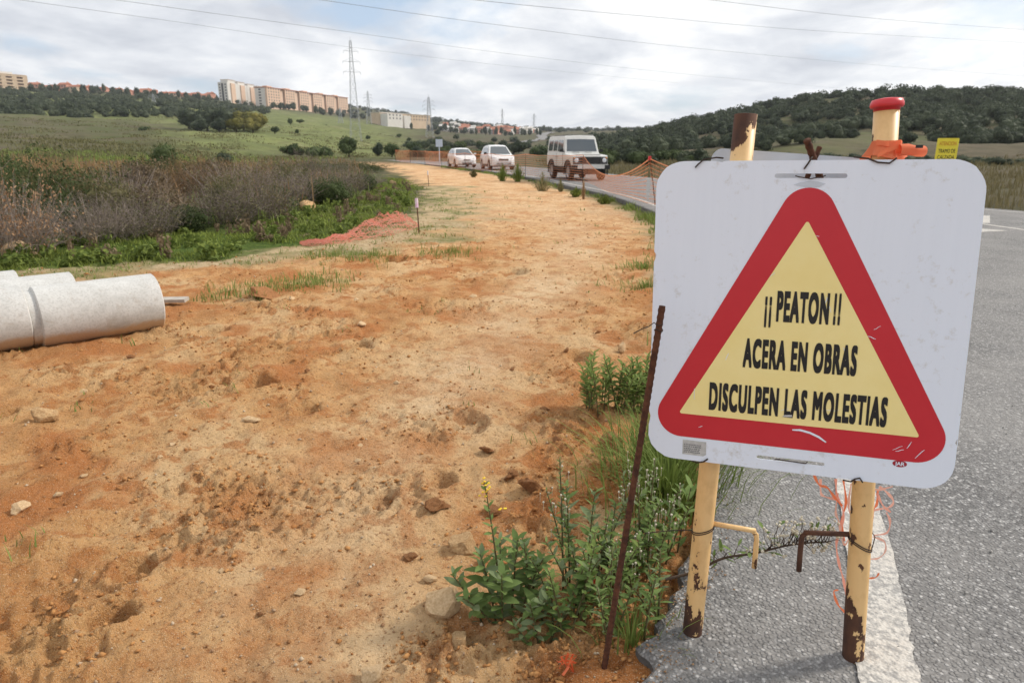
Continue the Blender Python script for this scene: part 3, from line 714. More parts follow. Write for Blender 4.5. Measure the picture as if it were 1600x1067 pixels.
def build_sign():
    t = empty('warning_sign', label='white square sign with red and yellow triangle reading PEATON ACERA EN OBRAS', cat='sign'); t.matrix_world = SIGN_M
    outer = rrect(0, 0, PW, PH, 0.072, 9)
    rs = random.Random(5); o2 = []
    for i, (a, b) in enumerate(outer):          # bent and chipped rim
        o2.append((a + rs.uniform(-1, 1) * 0.0009, b + rs.uniform(-1, 1) * 0.0009))
    def chip(L, p, w, d):                       # small notches on the edge
        res = []
        n = len(L)
        for i in range(n):
            a, b = Vector(L[i]), Vector(L[(i + 1) % n]); res.append(tuple(a)); s = (b - a).length
            if s < 0.02: continue
            for q, ww, dd in p:
                qv = Vector(q); tt = (qv - a).dot(b - a) / s
                if 0.01 < tt < s - 0.01 and abs((qv - a).cross(b - a) if False else ((qv - a) - (b - a) / s * tt).length) < 0.01:
                    u = (b - a) / s; nn = Vector((-u.y, u.x)); 
                    for k, dep in ((-1, 0), (-0.3, dd), (0.2, dd * 0.7), (1, 0)): res.append(tuple(a + u * (tt + k * ww) + nn * dep))
        return res
    o2 = chip(o2, [((0, 0.555), 0.014, 0.006), ((0, 0.11), 0.02, 0.004), ((PW, 0.60), 0.008, 0.004), ((PW, 0.13), 0.012, 0.005), ((PW, 0.2), 0.006, 0.003), ((0.16, PH), 0.012, 0.003)], 0, 0)
    slot = [(p[0], p[1]) for p in rrect(0.291, 0.7605, 0.457, 0.7715, 0.0054, 4)]
    slot2 = [(p[0], p[1]) for p in rrect(0.288, 0.028, 0.456, 0.038, 0.0049, 4)]
    bm_link(plate(o2, [slot[::-1], slot2[::-1]], 0, 0.003), 'panel', M['sign_white'], t)
    # folded rim behind the plate
    b = MB(); n = len(outer); ins = rrect(0.004, 0.004, PW - 0.004, PH - 0.004, 0.068, 9)
    b.add([(x, 0.0035, z) for x, z in ins] + [(x, 0.018, z) for x, z in ins], [(i, (i+1) % n, n + (i+1) % n, n + i) for i in range(n)])
    b.build('folded_rim', M['galv'], t)
    bm_link(plate(hull_round([(0.0880, 0.1300), (0.6600, 0.1300), (0.374, 0.6740)], [0.0635, 0.0635, 0.0635]), [], -0.0009, -0.0009), 'red_triangle', M['sign_red'], t)
    bm_link(plate(hull_round([(0.0885, 0.1365), (0.6595, 0.1365), (0.374, 0.650)], [0.0045] * 3, 5), [], -0.0017, -0.0017), 'yellow_triangle', M['sign_yellow'], t)
    text_part('lettering', 'PEATON', 0.3150, 0.4385, 0.4005, 0.0795, M['black'], t)
    text_part('lettering', '!!', 0.4490, 0.4650, 0.4010, 0.0795, M['black'], t, offset=0.085, spacing=1.5)
    # the opening marks are the closing ones turned upside down and set lower
    om = text_part('lettering', '!!', 0.0, 0.0165, 0.0, 0.0795, M['black'], t, offset=0.085, spacing=1.5)
    for v in om.data.vertices: v.co = (0.2865 + 0.0165 - v.co.x, v.co.y, 0.3840 + 0.0795 - v.co.z)
    text_part('lettering', 'ACERA EN OBRAS', 0.2398, 0.5116, 0.2745, 0.0775, M['black'], t)
    text_part('lettering', 'DISCULPEN LAS MOLESTIAS', 0.1590, 0.5895, 0.1500, 0.0765, M['black'], t)
    # marks of age: bare metal, scratches
    def flat(name, pts, m, y=-0.0022): bm_link(plate(pts, [], y, y), name, m, t)
    flat('bare_patch', [(0.336, 0.7445), (0.352, 0.7500), (0.372, 0.7535), (0.392, 0.7520), (0.410, 0.7470), (0.396, 0.7400), (0.372, 0.7385), (0.352, 0.7410)], M['galv'], -0.0012)
    def scratch(pts, w, m):
        b = MB(); b.ribbon([(x, -0.0024, z) for x, z in pts], [w * q for q in ([0.4] + [1.0] * (len(pts) - 2) + [0.2])], side=None)
        v = []; pts = [Vector((x, -0.0024, z)) for x, z in pts]
        for i, p in enumerate(pts):
            tt = pts[min(i+1, len(pts)-1)] - pts[max(i-1, 0)]; d = Vector((-tt.z, 0, tt.x)).normalized() * w * (0.3 if i in (0, len(pts)-1) else 0.5); v += [p - d, p + d]
        MB().add(v, [(2*i, 2*i+1, 2*i+3, 2*i+2) for i in range(len(pts) - 1)]).build('scratch', m, t)
    W = M['sign_white']
    scratch([(0.372, 0.118), (0.392, 0.1195), (0.415, 0.115), (0.437, 0.106), (0.455, 0.094)], 0.0055, W)
    rs = random.Random(3)
    for (u, v_, L, a) in ((0.12, 0.19, .03, 1.6), (0.62, 0.10, .025, 0.5), (0.625, 0.093, .02, 0.4), (0.67, 0.09, .03, .9), (0.55, 0.40, .018, .6), (0.54, .375, .02, -.4), (0.30, .52, .016, .7), (.40, .62, .008, .2),
                          (0.14, .10, .012, .5), (0.43, .46, .03, 1.2), (.437, .45, .04, 1.9), (.35, .17, .02, .3), (0.48, .34, .012, 2.), (0.20, .30, .02, 1.2), (.645, .11, .02, 1.1), (.46, .18, .04, .1)):
        k = [(u + math.cos(a) * L * s, v_ + math.sin(a) * L * s + rs.uniform(-1, 1) * 0.0012) for s in (-.5, -.15, .2, .5)]
        scratch(k, rs.uniform(0.0009, 0.0018), W)
    flat('scuff', [(0.345, 0.150), (0.37, 0.153), (0.368, 0.158), (0.35, 0.156)], M['sticker'], -0.0030)
    # printed sticker and maker's mark
    bm_link(plate([(0.0945, 0.0165), (0.151, 0.0165), (0.158, 0.022), (0.157, 0.0575), (0.0945, 0.0580)], [], -0.0006, -0.0006), 'sticker', M['sticker'], t)
    b = MB(); rs = random.Random(8)
    for r_, zz_ in enumerate((0.0440, 0.0385, 0.0325, 0.0275, 0.0225)):
        x_ = 0.098
        while x_ < 0.140:
            w = rs.uniform(0.002, 0.006); b.add([(x_, -0.0010, zz_), (x_ + w, -0.0010, zz_), (x_ + w, -0.0010, zz_ + 0.0028), (x_, -0.0010, zz_ + 0.0028)], [(0, 1, 2, 3)]); x_ += w + rs.uniform(0.0008, 0.002)
    b.build('sticker_print', simple('grey_print', (0.16, 0.16, 0.17), None, 30), t)
    el = [(0.6285 + 0.0165 * math.cos(a * math.pi / 12), 0.0585 + 0.0088 * math.sin(a * math.pi / 12)) for a in range(24)]
    bm_link(plate(el, [], -0.0007, -0.0007), 'maker_logo', simple('logo_red', (0.32, 0.02, 0.035), None, 30, 0.4), t)
    text_part('logo_lettering', 'JAR', 0.6175, 0.6395, 0.0535, 0.0098, M['sign_white'], t, offset=0.02, y=-0.0012, spacing=0.95)
    # binding wire: through the slots, and over the rim at the posts
    b = MB(); b2 = MB()
    b.tube([(0.340, 0.004, 0.766), (0.346, -0.004, 0.7635), (0.374, -0.006, 0.7585), (0.402, -0.004, 0.7640), (0.408, 0.004, 0.767)], 0.0015, 6)
    b2.tube([(0.335, 0.004, 0.030), (0.340, -0.003, 0.0335), (0.375, -0.005, 0.0325), (0.410, -0.003, 0.0310), (0.414, 0.004, 0.033)], 0.0017, 6)
    b.build('binding_wire', M['wire'], t); b2.build('binding_wire', M['wire'], t)
    for pts in ([(0.098, -0.004, 0.786), (0.105, -0.005, 0.794), (0.118, -0.003, 0.806), (0.150, 0.008, 0.812), (0.165, 0.03, 0.812)],
                [(0.470, 0.02, 0.812), (0.500, 0.0, 0.806), (0.52, -0.004, 0.797), (0.545, -0.004, 0.795), (0.560, 0.0, 0.807)],
                [(0.358, -0.003, 0.782), (0.366, -0.004, 0.795), (0.372, 0.0, 0.806), (0.376, 0.012, 0.812)],
                [(0.115, 0.02, -0.006), (0.135, 0.0, -0.004), (0.152, -0.004, 0.002), (0.160, -0.005, 0.009), (0.163, -0.004, 0.012)],
                [(0.505, 0.015, -0.008), (0.520, -0.002, -0.004), (0.530, -0.005, 0.006), (0.540, -0.005, 0.010), (0.548, -0.002, -0.002)]):
        MB().tube(pts, 0.0021, 6).build('binding_wire', M['wire'], t)
    for ch in t.children: ch.data.transform(Matrix(((1, 0, -0.0245, 0), (0, 1, 0, 0), (0, 0, 1, 0), (0, 0, 0, 1))))   # the plate has been pushed slightly out of square
    return t
build_sign()

def post(name, base, top, rad, m, label, group=None):
    base, top = Vector(base), Vector(top); L = (top - base).length
    t = empty(name, base, label=label, cat='post'); t.rotation_mode = 'QUATERNION'
    d = (top - base).normalized(); xa = Vector((1, 0, 0)); xa = (xa - d * xa.dot(d)).normalized(); ya = d.cross(xa)
    t.matrix_world = Matrix(((xa.x, ya.x, d.x, base.x), (xa.y, ya.y, d.y, base.y), (xa.z, ya.z, d.z, base.z), (0, 0, 0, 1)))
    rs = random.Random(L); prof = [(rad - 0.0035, L - 0.35), (rad - 0.0035, L), (rad, L - 0.001), (rad, 0.75 * L), (rad, 0.5 * L), (rad, 0.25 * L), (rad, -0.06)]
    MB().lathe(prof, 28).build('tube', m, t, smooth=False)
    for p in t.children[0].data.polygons: p.use_smooth = True
    MB().add([(0.9 * rad * math.cos(a * .524), 0.9 * rad * math.sin(a * .524), L - 0.30) for a in range(12)], [tuple(range(12))]).build('tube_inside', M['rust'], t)
    return t, L
def loop_wire(t, z, rad, tilt, tail):
    for k in range(2):
        b = MB(); pts = [((rad + 0.002) * math.cos(a), (rad + 0.002) * math.sin(a), z + tilt * math.cos(a + 0.3) + k * 0.006) for a in [i * math.pi / 10 for i in range(21)]]
        b.tube(pts, 0.0015, 5).build('binding_wire', M['wire'], t)
    MB().tube(tail, 0.0015, 5).build('wire_tail', M['wire'], t)
lb, lt = Vector((0.545, 1.748, 0.0)), Vector((0.597, 1.835, 1.485))
mL = rustpaint_material('cream_enamel_left', CREAM, 3.1, 0.665, [(-0.06, 0.26), (1.53, 1.37)])
pL, LL = post('steel_post', lb, lt, 0.0285, mL, 'cream painted steel post with bare rusty open top behind the white sign')
mR = rustpaint_material('cream_enamel_right', CREAM, 8.4, 0.64, [(-0.06, 0.29)])
rb_, rt = Vector((0.978, 1.640, 0.0)), Vector((0.906, 1.742, 1.500))
pR, LR_ = post('steel_post', rb_, rt, 0.0285, mR, 'cream painted steel post with red plastic cap behind the white sign')
# hooks welded to the posts
mH = rustpaint_material('cream_enamel_hook', CREAM, 5.5, 0.60, [(0.10, 0.18)])
def hook(t, z, dirx, diry, reach, drop, m, rad=0.0074):
    d = Vector((dirx, diry, 0)).normalized(); pts = [d * 0.024 + Vector((0, 0, z + 0.006))]
    pts += [d * (0.024 + (reach - 0.03) * k) + Vector((0, 0, z + 0.006 - 0.006 * k)) for k in (0.35, 0.7, 1.0)]
    pts += [d * (reach - 0.010) + Vector((0, 0, z - 0.003)), d * (reach - 0.002) + Vector((0, 0, z - 0.012)), d * reach + Vector((0, 0, z - 0.028)), d * (reach + 0.002) + Vector((0, 0, z - drop * .6)), d * (reach + 0.003) + Vector((0, 0, z - drop))]
    o = MB().tube(pts, rad, 12).build('hook', m, t, smooth=True); return o
hook(pL, 0.350, 1, -0.22, 0.150, 0.115, mH)
hook(pR, 0.372, -1, 0.28, 0.150, 0.120, rustpaint_material('rusty_hook', (0.30, 0.15, 0.07), 2.2, 0.5, [(0.2, 0.5)]))
loop_wire(pL, 0.332, 0.0285, 0.012, [(-0.03, 0.0, 0.33), (-0.08, 0.02, 0.318), (-0.16, 0.03, 0.300)])
loop_wire(pR, 0.352, 0.0285, -0.016, [(0.028, -0.012, 0.345), (0.036, -0.008, 0.375), (0.031, 0.0, 0.385)])
# red cap pressed onto the right post
cap = MB().lathe([(0.0, 0.0180), (0.014, 0.0176), (0.026, 0.0158), (0.0335, 0.0140), (0.0370, 0.0060), (0.0375, -0.001), (0.0355, -0.005), (0.033, -0.003), (0.0295, 0.0), (0.0295, -0.012), (0.0288, -0.012)], 32, M=Matrix.Translation((0, 0, LR_))).build('cap', M['redcap'], pR, smooth=True)

# wound orange plastic round the capped post
def tape_wrap():
    t = empty('plastic_tape_wrap', (0.912, 1.735, 1.385), label='orange plastic band wound round the red capped post above the sign', cat='plastic band')
    n = 26; V = []; F = []; rs = random.Random(4)
    for j in range(4):
        for i in range(n):
            a = 2 * math.pi * i / n; k = j / 3
            r_ = 0.0305 + 0.030 * k ** 1.4 * (0.65 + 0.35 * math.sin(3 * a + 1)) + 0.004 * math.sin(7 * a) * k
            V.append((r_ * math.cos(a), r_ * math.sin(a) * 0.9, 0.034 - 0.040 * k + 0.006 * math.sin(2 * a + 0.5) * k))
    for j in range(3):
        for i in range(n): F.append((j*n+i, j*n+(i+1) % n, (j+1)*n+(i+1) % n, (j+1)*n+i))
    MB().add(V, F).build('skirt', M['orange'], t, smooth=True)
    b = MB()
    b.ribbon([(-0.040, -0.05, 0.0), (-0.02, -0.050, 0.012), (0.005, -0.046, 0.020), (0.03, -0.040, 0.019), (0.050, -0.03, 0.012)], 0.013, side=Vector((0.25, 0.2, 1)))
    b.ribbon([(-0.034, -0.022, 0.030), (-0.01, -0.034, 0.026), (0.02, -0.031, 0.030), (0.034, -0.012, 0.027)], 0.012, side=Vector((0, 0.15, 1)))
    b.build('band', M['orange'], t)
    pts = [(0.010, -0.045, 0.012), (0.03, -0.046, 0.013), (0.045, -0.043, 0.011), (0.060, -0.038, 0.009), (0.075, -0.034, 0.009)]
    MB().tube(pts, [0.014, 0.0135, 0.012, 0.0125, 0.013], 14, caps=False).build('rolled_end', M['orange'], t, smooth=True)
    b = MB(); b.box((0.048, -0.062, 0.020), (0.016, 0.003, 0.007)); b.build('clip', M['blackpl'], t)
tape_wrap()

# strips of torn plastic netting hanging behind the right post
def hanging_strips():
    t = empty('torn_plastic_strips', (0.95, 1.74, 0.0), label='torn pale orange plastic strips hanging behind the red capped sign post', cat='plastic netting')
    L = [[(1272, 742), (1280, 757), (1293, 762), (1305, 778), (1316, 790)], [(1282, 748), (1283, 770), (1290, 776), (1310, 781)],
         [(1306, 748), (1308, 775), (1318, 800), (1313, 830), (1307, 850), (1311, 880), (1318, 905), (1322, 930)], [(1318, 750), (1322, 785), (1315, 815), (1320, 845)],
         [(1330, 755), (1326, 790), (1332, 820), (1322, 850), (1316, 842), (1311, 815), (1306, 800), (1309, 770)], [(1338, 760), (1341, 800), (1334, 840)],
         [(1310, 921), (1303, 925), (1310, 945), (1322, 958), (1330, 972)], [(1374, 760), (1385, 768), (1396, 782), (1390, 792), (1370, 796), (1362, 800)],
         [(1362, 760), (1372, 765), (1395, 760)], [(1372, 765), (1370, 788), (1364, 800), (1360, 840)], [(1385, 800), (1391, 815), (1386, 832), (1366, 836)],
         [(1364, 838), (1382, 846), (1383, 862), (1372, 872), (1358, 873)], [(1358, 903), (1368, 902), (1374, 895)], [(1370, 770), (1380, 790), (1392, 800)]]
    for i, pl in enumerate(L):
        Y = 1.735 + 0.012 * (i % 4); P = [PX(x, y, Y + 0.004 * k) for k, (x, y) in enumerate(pl)]
        q = spline([tuple(p) for p in P], 5); b = MB()
        n = len(q); sd_ = [Vector((1, 0.3 * math.sin(k * 0.7 + i), 0.5 * math.cos(k * 0.4 + i))) for k in range(n)]
        V = []
        for k, p in enumerate(q):
            tt = Vector(q[min(k+1, n-1)] - q[max(k-1, 0)]); d = tt.cross(Vector((0.25 * math.sin(i), 1, 0.1))).normalized() * (0.0030 + 0.0012 * math.sin(k + i)); p = Vector(p); V += [p - d, p + d]
        b.add(V, [(2*k, 2*k+1, 2*k+3, 2*k+2) for k in range(n - 1)])
        o = b.build('strip', M['netpink' if i % 3 else 'orange'], None); o.parent = t; o.matrix_parent_inverse = t.matrix_basis.inverted()
hanging_strips()

# second panel behind, seen from its back, and two crossed rods tied between the panels
def back_panel():
    t = empty('grey_sign_panel', label='bare grey metal sign panel tied behind the white warning sign', cat='sign panel')
    tl, tr = PX(1114, 231, 1.955), PX(1345, 247, 1.835); x = (tr - tl).normalized(); y = Vector((0, 0, 1)); y = (y - x * y.dot(x)).normalized(); n = y.cross(x); n = n if n.y > 0 else -n
    w, h = 0.52, 0.60; o = tl - y * h
    t.matrix_world = Matrix(((x.x, n.x, y.x, o.x), (x.y, n.y, y.y, o.y), (x.z, n.z, y.z, o.z), (0, 0, 0, 1)))
    bm_link(plate(rrect(0, 0, w, h, 0.03, 6), [], 0.0, 0.003), 'panel', M['galv'], t)
    L = rrect(0, 0, w, h, 0.03, 6); k = len(L)
    MB().add([(a, 0.0035, b) for a, b in L] + [(a, 0.0180, b) for a, b in L], [(i, (i+1) % k, k + (i+1) % k, k + i) for i in range(k)]).build('folded_rim', M['galv'], t)
back_panel()
def rod(name, a, b, r, m, label, cat, ribs=True, group=None):
    a, b = Vector(a), Vector(b); L = (b - a).length; n = max(2, int(L / 0.0045)) if ribs else 12
    pts = [a + (b - a) * (i / n) for i in range(n + 1)]; rad = [r * (1.07 if (i // 2) % 2 else 0.95) for i in range(n + 1)] if ribs else [r] * (n + 1)
    o = MB().tube([p - a for p in pts], rad, 9).build(name, m, None, smooth=True, loc=a); return tag(o, label, cat, group)
r1a, r1b = PX(1261, 219, 1.735), PX(1276, 262, 1.765)
rod('rebar_stub', r1b + (r1b - r1a) * 3.2, r1a, 0.0085, M['rust'], 'thicker of two short rusty rods crossed behind the top of the sign', 'rod')
r2a, r2b = PX(1281, 230, 1.785), PX(1267, 264, 1.775)
rod('rebar_stub', r2b + (r2b - r2a) * 3.0, r2a, 0.0062, M['rust'], 'thinner of two short rusty rods crossed behind the top of the sign', 'rod')
# leaning rebar in front of the sign, with a twist of wire
ra, rb2 = Vector((0.262, 1.655, -0.12)), PX(1035, 478, 1.70)
rb_o = rod('rebar_rod', ra, rb2, 0.0088, M['rust'], 'long rusty rebar rod leaning among the weeds in front of the white sign edge', 'rod')
w0 = PX(1032, 508, 1.695); q = [PX(1036, 507, 1.69), PX(1028, 509, 1.688), PX(1022, 504, 1.69), PX(1014, 510, 1.70), PX(1003, 514, 1.71), PX(990, 521, 1.72)]
wo = MB().tube([p - ra for p in q], 0.0014, 5).build('wire_twist', M['wire'], rb_o)
wr = MB(); rp = ra + (rb2 - ra) * 0.945 - ra
wr.tube([rp + Vector((0.0105 * math.cos(a), 0.0105 * math.sin(a), 0.003 * math.sin(2 * a))) for a in [i * .5 for i in range(14)]], 0.0013, 5).build('wire_loop', M['wire'], rb_o)

# yellow sign on the far side of the road
def yellow_sign():
    Y = 20.0; tl, tr = PX(1466, 216, Y), PX(1499.5, 217, Y - 0.05); w = (tr - tl).length; h = 0.92
    t = empty('roadworks_sign', (tl.x, tl.y, gz((tl.x + tr.x) / 2, tl.y)), math.atan2(tr.y - tl.y, tr.x - tl.x), 'small yellow sign reading ATENCION TRAMO DE CALZADA across the road', 'sign')
    zt = tl.z - t.location.z
    bm_link(plate(rrect(0, zt - h, w, zt, 0.02, 4), [], 0.0, 0.015), 'panel', M['yellowsign'], t)
    for tx, z_, m_ in (('ATENCION', zt - 0.20, M['redprint']), ('TRAMO DE', zt - 0.40, M['black']), ('CALZADA', zt - 0.57, M['black']), ('EN OBRAS', zt - 0.75, M['black'])):
        if tx == 'EN OBRAS': continue
        text_part('lettering', tx, 0.06, w - 0.06, z_, 0.105, m_, t, offset=0.01, y=-0.004, spacing=1.0)
    for xx in (0.12, w - 0.12): MB().tube([(xx, 0.04, -0.2), (xx, 0.04, zt - 0.1)], 0.025, 10).build('leg', M['galv'], t)
yellow_sign()
# ------------------------------------------------------------------ concrete pipes
PR_, PWALL = 0.24, 0.045
pd = Vector((0.727, 0.686, 0)).normalized(); pn = Vector((-0.686, 0.727, 0))
pe = Vector((-3.07, 5.76, 0))                       # foot of the far end of the first pipe
def proj(p):
    d = Vector(p) - Vector((0, 0, CAM_H)); f = d.y * CP - d.z * SP; u = d.y * SP + d.z * CP
    return 800 + FPX * d.x / f, 533.5 - FPX * u / f
def pipe(end, length, label, spig_far=False, roll=0.0):
    zc = gz(end.x, end.y) * 0.5 + gz(*(end - pd * length)[:2]) * 0.5 + PR_ - 0.03
    t = empty('concrete_pipe', (end.x, end.y, zc), label=label, cat='pipe', group='concrete pipes beside the track')
    x = pd; t.matrix_world = Matrix(((0, pn.x, -x.x, end.x), (0, pn.y, -x.y, end.y), (1, pn.z, 0, zc), (0, 0, 0, 1)))
    r, w = PR_, PWALL; k = 14; prof = [(r - 0.012, 0.0), (r, 0.010)] + [(r, 0.01 + (length - 0.075) * i / k) for i in range(1, k)]
    prof += [(r, length - 0.065), (r - 0.006, length - 0.06), (r - 0.026, length - 0.055), (r - 0.026, length - 0.003), (r - 0.03, length), (r - w, length), (r - w, length * .5), (r - w, 0.0)]
    MB().lathe(prof, 56, closed=True).build('barrel', M['concrete'], t, smooth=True)
    md = t.children[0].modifiers.new('edges', 'EDGE_SPLIT'); md.split_angle = R_(40)
    return t
pipe(pe, 0.93, 'short pale concrete pipe, the front row piece pointing at the loose plank')
pipe(pe - pd * 0.93 + pn * 0.012, 2.4, 'long pale concrete pipe in the front row, butted against a shorter piece')
def end_for(off, px_):
    best = min((abs(proj((*(pe + pn * off + pd * s)[:2], 0.36))[0] - px_), s) for s in np.arange(-4, 2, 0.02)); return pe + pn * off + pd * float(best[1])
pipe(end_for(0.50, 112), 2.4, 'pale concrete pipe lying in the middle row of the stack')
pipe(end_for(1.0, 24), 2.4, 'pale concrete pipe lying in the back row beside the green weeds')
# plank under the pipe
a, b_ = G(252, 462, 0.0), G(292, 470, -0.05); a.z = gz(a.x, a.y) + 0.045; b_.z = gz(b_.x, b_.y) + 0.05
dv = (b_ - a); a2 = a - dv * 1.2
o = MB().box((0, 0, 0), (dv.length * 2.2, 0.10, 0.032)).build('plank', M['wood'], None, loc=(a2 + b_) / 2, rot=(0.1, -0.02, math.atan2(dv.y, dv.x))); tag(o, 'short grey weathered plank sticking out behind the concrete pipe', 'plank')

# ------------------------------------------------------------------ rocks and clods
def rock_mesh(seed, m, flat=0.7, rough=0.35, sub=3):
    bm = bmesh.new(); bmesh.ops.create_icosphere(bm, subdivisions=sub, radius=1.0); rs = np.random.default_rng(seed)
    pl = rs.normal(size=(13, 3)); pl /= np.linalg.norm(pl, axis=1)[:, None]; dd = rs.uniform(0.45, 0.85, 13)
    for v in bm.verts:
        c = np.array(v.co)
        for n_, d_ in zip(pl, dd):
            s = c @ n_
            if s > d_: c = c - n_ * (s - d_) * 0.97
        k = 1 + rough * 0.35 * float(fbm(np.array([c[0] * 2 + seed]), np.array([c[1] * 2 + c[2] * 1.7]), 4, 0.6)[0]); c = c * k
        v.co = (c[0], c[1] * 0.8, c[2] * flat)
    me = bpy.data.meshes.new('rock'); bm.to_mesh(me); bm.free(); me.materials.append(m); return me
RK_ = [rock_mesh(i, M['rock']) for i in range(4)]; RP_ = [rock_mesh(i + 10, M['rockpale']) for i in range(4)]; RC_ = [rock_mesh(i + 20, M['clod'], 0.6, 0.8) for i in range(4)]
def rock(x, y, w_px, lib, label, name='rock', cat='rock', sink=0.25, zs=1.0, group=None):
    p = G(x, y, -0.07); d = math.hypot(p.x, p.y); r_ = 0.5 * w_px * math.sqrt(d * d + 2) / 1067 ; i = int(x * 7 + y) % 4
    o = link(name, lib[i], None, (p.x, p.y, gz(p.x, p.y) + r_ * (0.55 - sink) * zs), (0.1 * (i - 1), 0.12 * (i - 2), x * 0.37 % 6.28), (r_, r_, r_ * zs)); return tag(o, label, cat, group)
rock(482, 326, 36, RK_, 'yellow ochre boulder among green weeds below the grey scrub', 'boulder', 'boulder')
rock(418, 462, 66, RC_, 'long orange lump of earth at the grassy edge of the track', 'earth_lump', 'earth lump', zs=0.55)
rock(36, 402, 48, RP_, 'pale grey boulder in the green weeds behind the pipes', 'boulder', 'boulder')
rock(613, 286, 13, RP_, 'small whitish rock at the foot of the scrub near the orange netting', 'rock')
rock(72, 655, 40, RK_, 'square tan rock standing alone on the open earth', zs=1.1, sink=0.2)
rock(697, 948, 64, RP_, 'large pale sandy rock beside the lush leafy weed', zs=1.1)
rock(722, 855, 52, RK_, 'rounded sandy rock above the yellow flowered weed')
rock(718, 1003, 44, RK_, 'low sandy rock below the large pale rock')
rock(583, 1060, 52, RP_, 'sharp pale rock half buried in red earth')
rock(955, 700, 64, RC_, 'brown crumbly lump of earth beside the long grass', 'earth_lump', 'earth lump', zs=0.8)
rock(972, 548, 20, RP_, 'upright tan stone behind the bright green weed', zs=1.5, sink=0.0)
rock(828, 764, 46, RC_, 'cracked brown clod between small grass sprigs', 'earth_lump', 'earth lump')
rock(885, 553, 13, RC_, 'small round reddish clod on the pale path', 'earth_lump', 'earth lump')
rock(160, 985, 66, RC_, 'broken clod lying inside the deepest footprint', 'earth_lump', 'earth lump', zs=0.6)
rock(202, 908, 18, RP_, 'small pale stone at the lip of a footprint')
rock(390, 662, 40, RP_, 'flat white stone on orange crumbly earth', zs=0.4)
rock(405, 608, 36, RC_, 'split orange clod beside a hoof hollow', 'earth_lump', 'earth lump', zs=0.7)
for (x, y, w, k) in ((30, 800, 30, 1), (90, 775, 16, 1), (270, 695, 14, 1), (467, 925, 20, 1), (405, 950, 14, 0), (250, 720, 10, 1), (640, 870, 30, 0), (560, 715, 12, 1), (563, 690, 11, 1), (565, 508, 18, 1), (738, 460, 16, 1), (750, 513, 10, 1), (712, 545, 8, 1), (455, 467, 14, 1), (556, 466, 12, 1),
                     (680, 790, 44, 0), (760, 700, 30, 0), (800, 745, 30, 0), (770, 792, 40, 0), (670, 905, 24, 1), (345, 885, 12, 1), (130, 745, 12, 1), (620, 600, 12, 1), (800, 580, 14, 0), (850, 640, 18, 0), (700, 630, 9, 1), (330, 600, 12, 0), (205, 560, 14, 0), (130, 610, 12, 1), (480, 585, 14, 0), (935, 520, 12, 0), (915, 610, 20, 0), (870, 690, 16, 0)):
    lib, lab, nm, ct = (RP_, 'small pale loose stone on the bare earth track', 'stone', 'stone') if k else (RC_, 'small crumbly reddish clod on the bare earth track', 'clod', 'clod')
    rock(x, y, w, lib, lab, nm, ct, zs=0.7, group='loose stones on the track' if k else 'loose clods on the track')
def gravel():
    n = 9000; r_ = 0.9 * (28 / 0.9) ** RNG.random(n) ; a = RNG.uniform(-0.68, 0.62, n); x = r_ * np.sin(a); y = r_ * np.cos(a)
    keep = (x < x_edge(y) - 0.02) & (x > x_dirt(y) - 0.3); x, y = x[keep], y[keep]; z = gzf(x, y); n = len(x)
    t = np.array([(1,0,0),(-1,0,0),(0,1,0),(0,-1,0),(0,0,1),(0,0,-0.6)], float); f = np.array([(0,2,4),(2,1,4),(1,3,4),(3,0,4),(2,0,5),(1,2,5),(3,1,5),(0,3,5)])
    s = (0.0018 + 0.0075 * RNG.random(n) ** 4) * (1 + np.hypot(x, y) * 0.10); an = RNG.uniform(0, 6.28, n); q = RNG.uniform(0.5, 1.1, (n, 3))
    V = t[None] * (s[:, None] * q)[:, None, :]; c, si = np.cos(an)[:, None], np.sin(an)[:, None]
    V = np.stack([V[..., 0]*c - V[..., 1]*si, V[..., 0]*si + V[..., 1]*c, V[..., 2]], -1) + np.stack([x, y, z + s * 0.25], -1)[:, None, :]
    F = f[None] + (np.arange(n) * 6)[:, None, None]
    m = leafmat('grit', (0.26, 0.13, 0.055), (0.62, 0.52, 0.38), transl=0.0, rough=0.95, scale=30)
    o = link('gravel', mesh_arr('gravel', V.reshape(-1, 3), F.reshape(-1, 3), m)); tag(o, 'fine grit and crumbs scattered over the earth track', 'gravel', kind='stuff')
gravel()
def lumps(name, x, y, z, s, m, label, cat):
    n = len(x); t = np.array([(1,0,0),(-1,0,0),(0,1,0),(0,-1,0),(0,0,1),(0,0,-0.6),(.6,.6,.5),(-.6,-.5,.6)], float); f = np.array([(0,6,4),(0,2,6),(2,4,6),(2,1,4),(1,7,4),(1,3,7),(3,4,7),(3,0,4),(2,0,5),(1,2,5),(3,1,5),(0,3,5)])
    an = RNG.uniform(0, 6.28, n); q = RNG.uniform(0.5, 1.25, (n, 3)); q[:, 2] *= .75
    V = t[None] * RNG.uniform(.6, 1.2, (n, len(t), 1)) * (s[:, None] * q)[:, None, :]; c, si = np.cos(an)[:, None], np.sin(an)[:, None]
    V = np.stack([V[..., 0]*c - V[..., 1]*si, V[..., 0]*si + V[..., 1]*c, V[..., 2]], -1) + np.stack([x, y, z + s * 0.25], -1)[:, None, :]
    o = link(name, mesh_arr(name, V.reshape(-1, 3), (f[None] + (np.arange(n) * len(t))[:, None, None]).reshape(-1, 3), m)); return tag(o, label, cat, kind='stuff')
CRUMB = leafmat('crumb', (0.25, 0.098, 0.032), (0.46, 0.235, 0.090), transl=0.0, rough=1.0, scale=20)
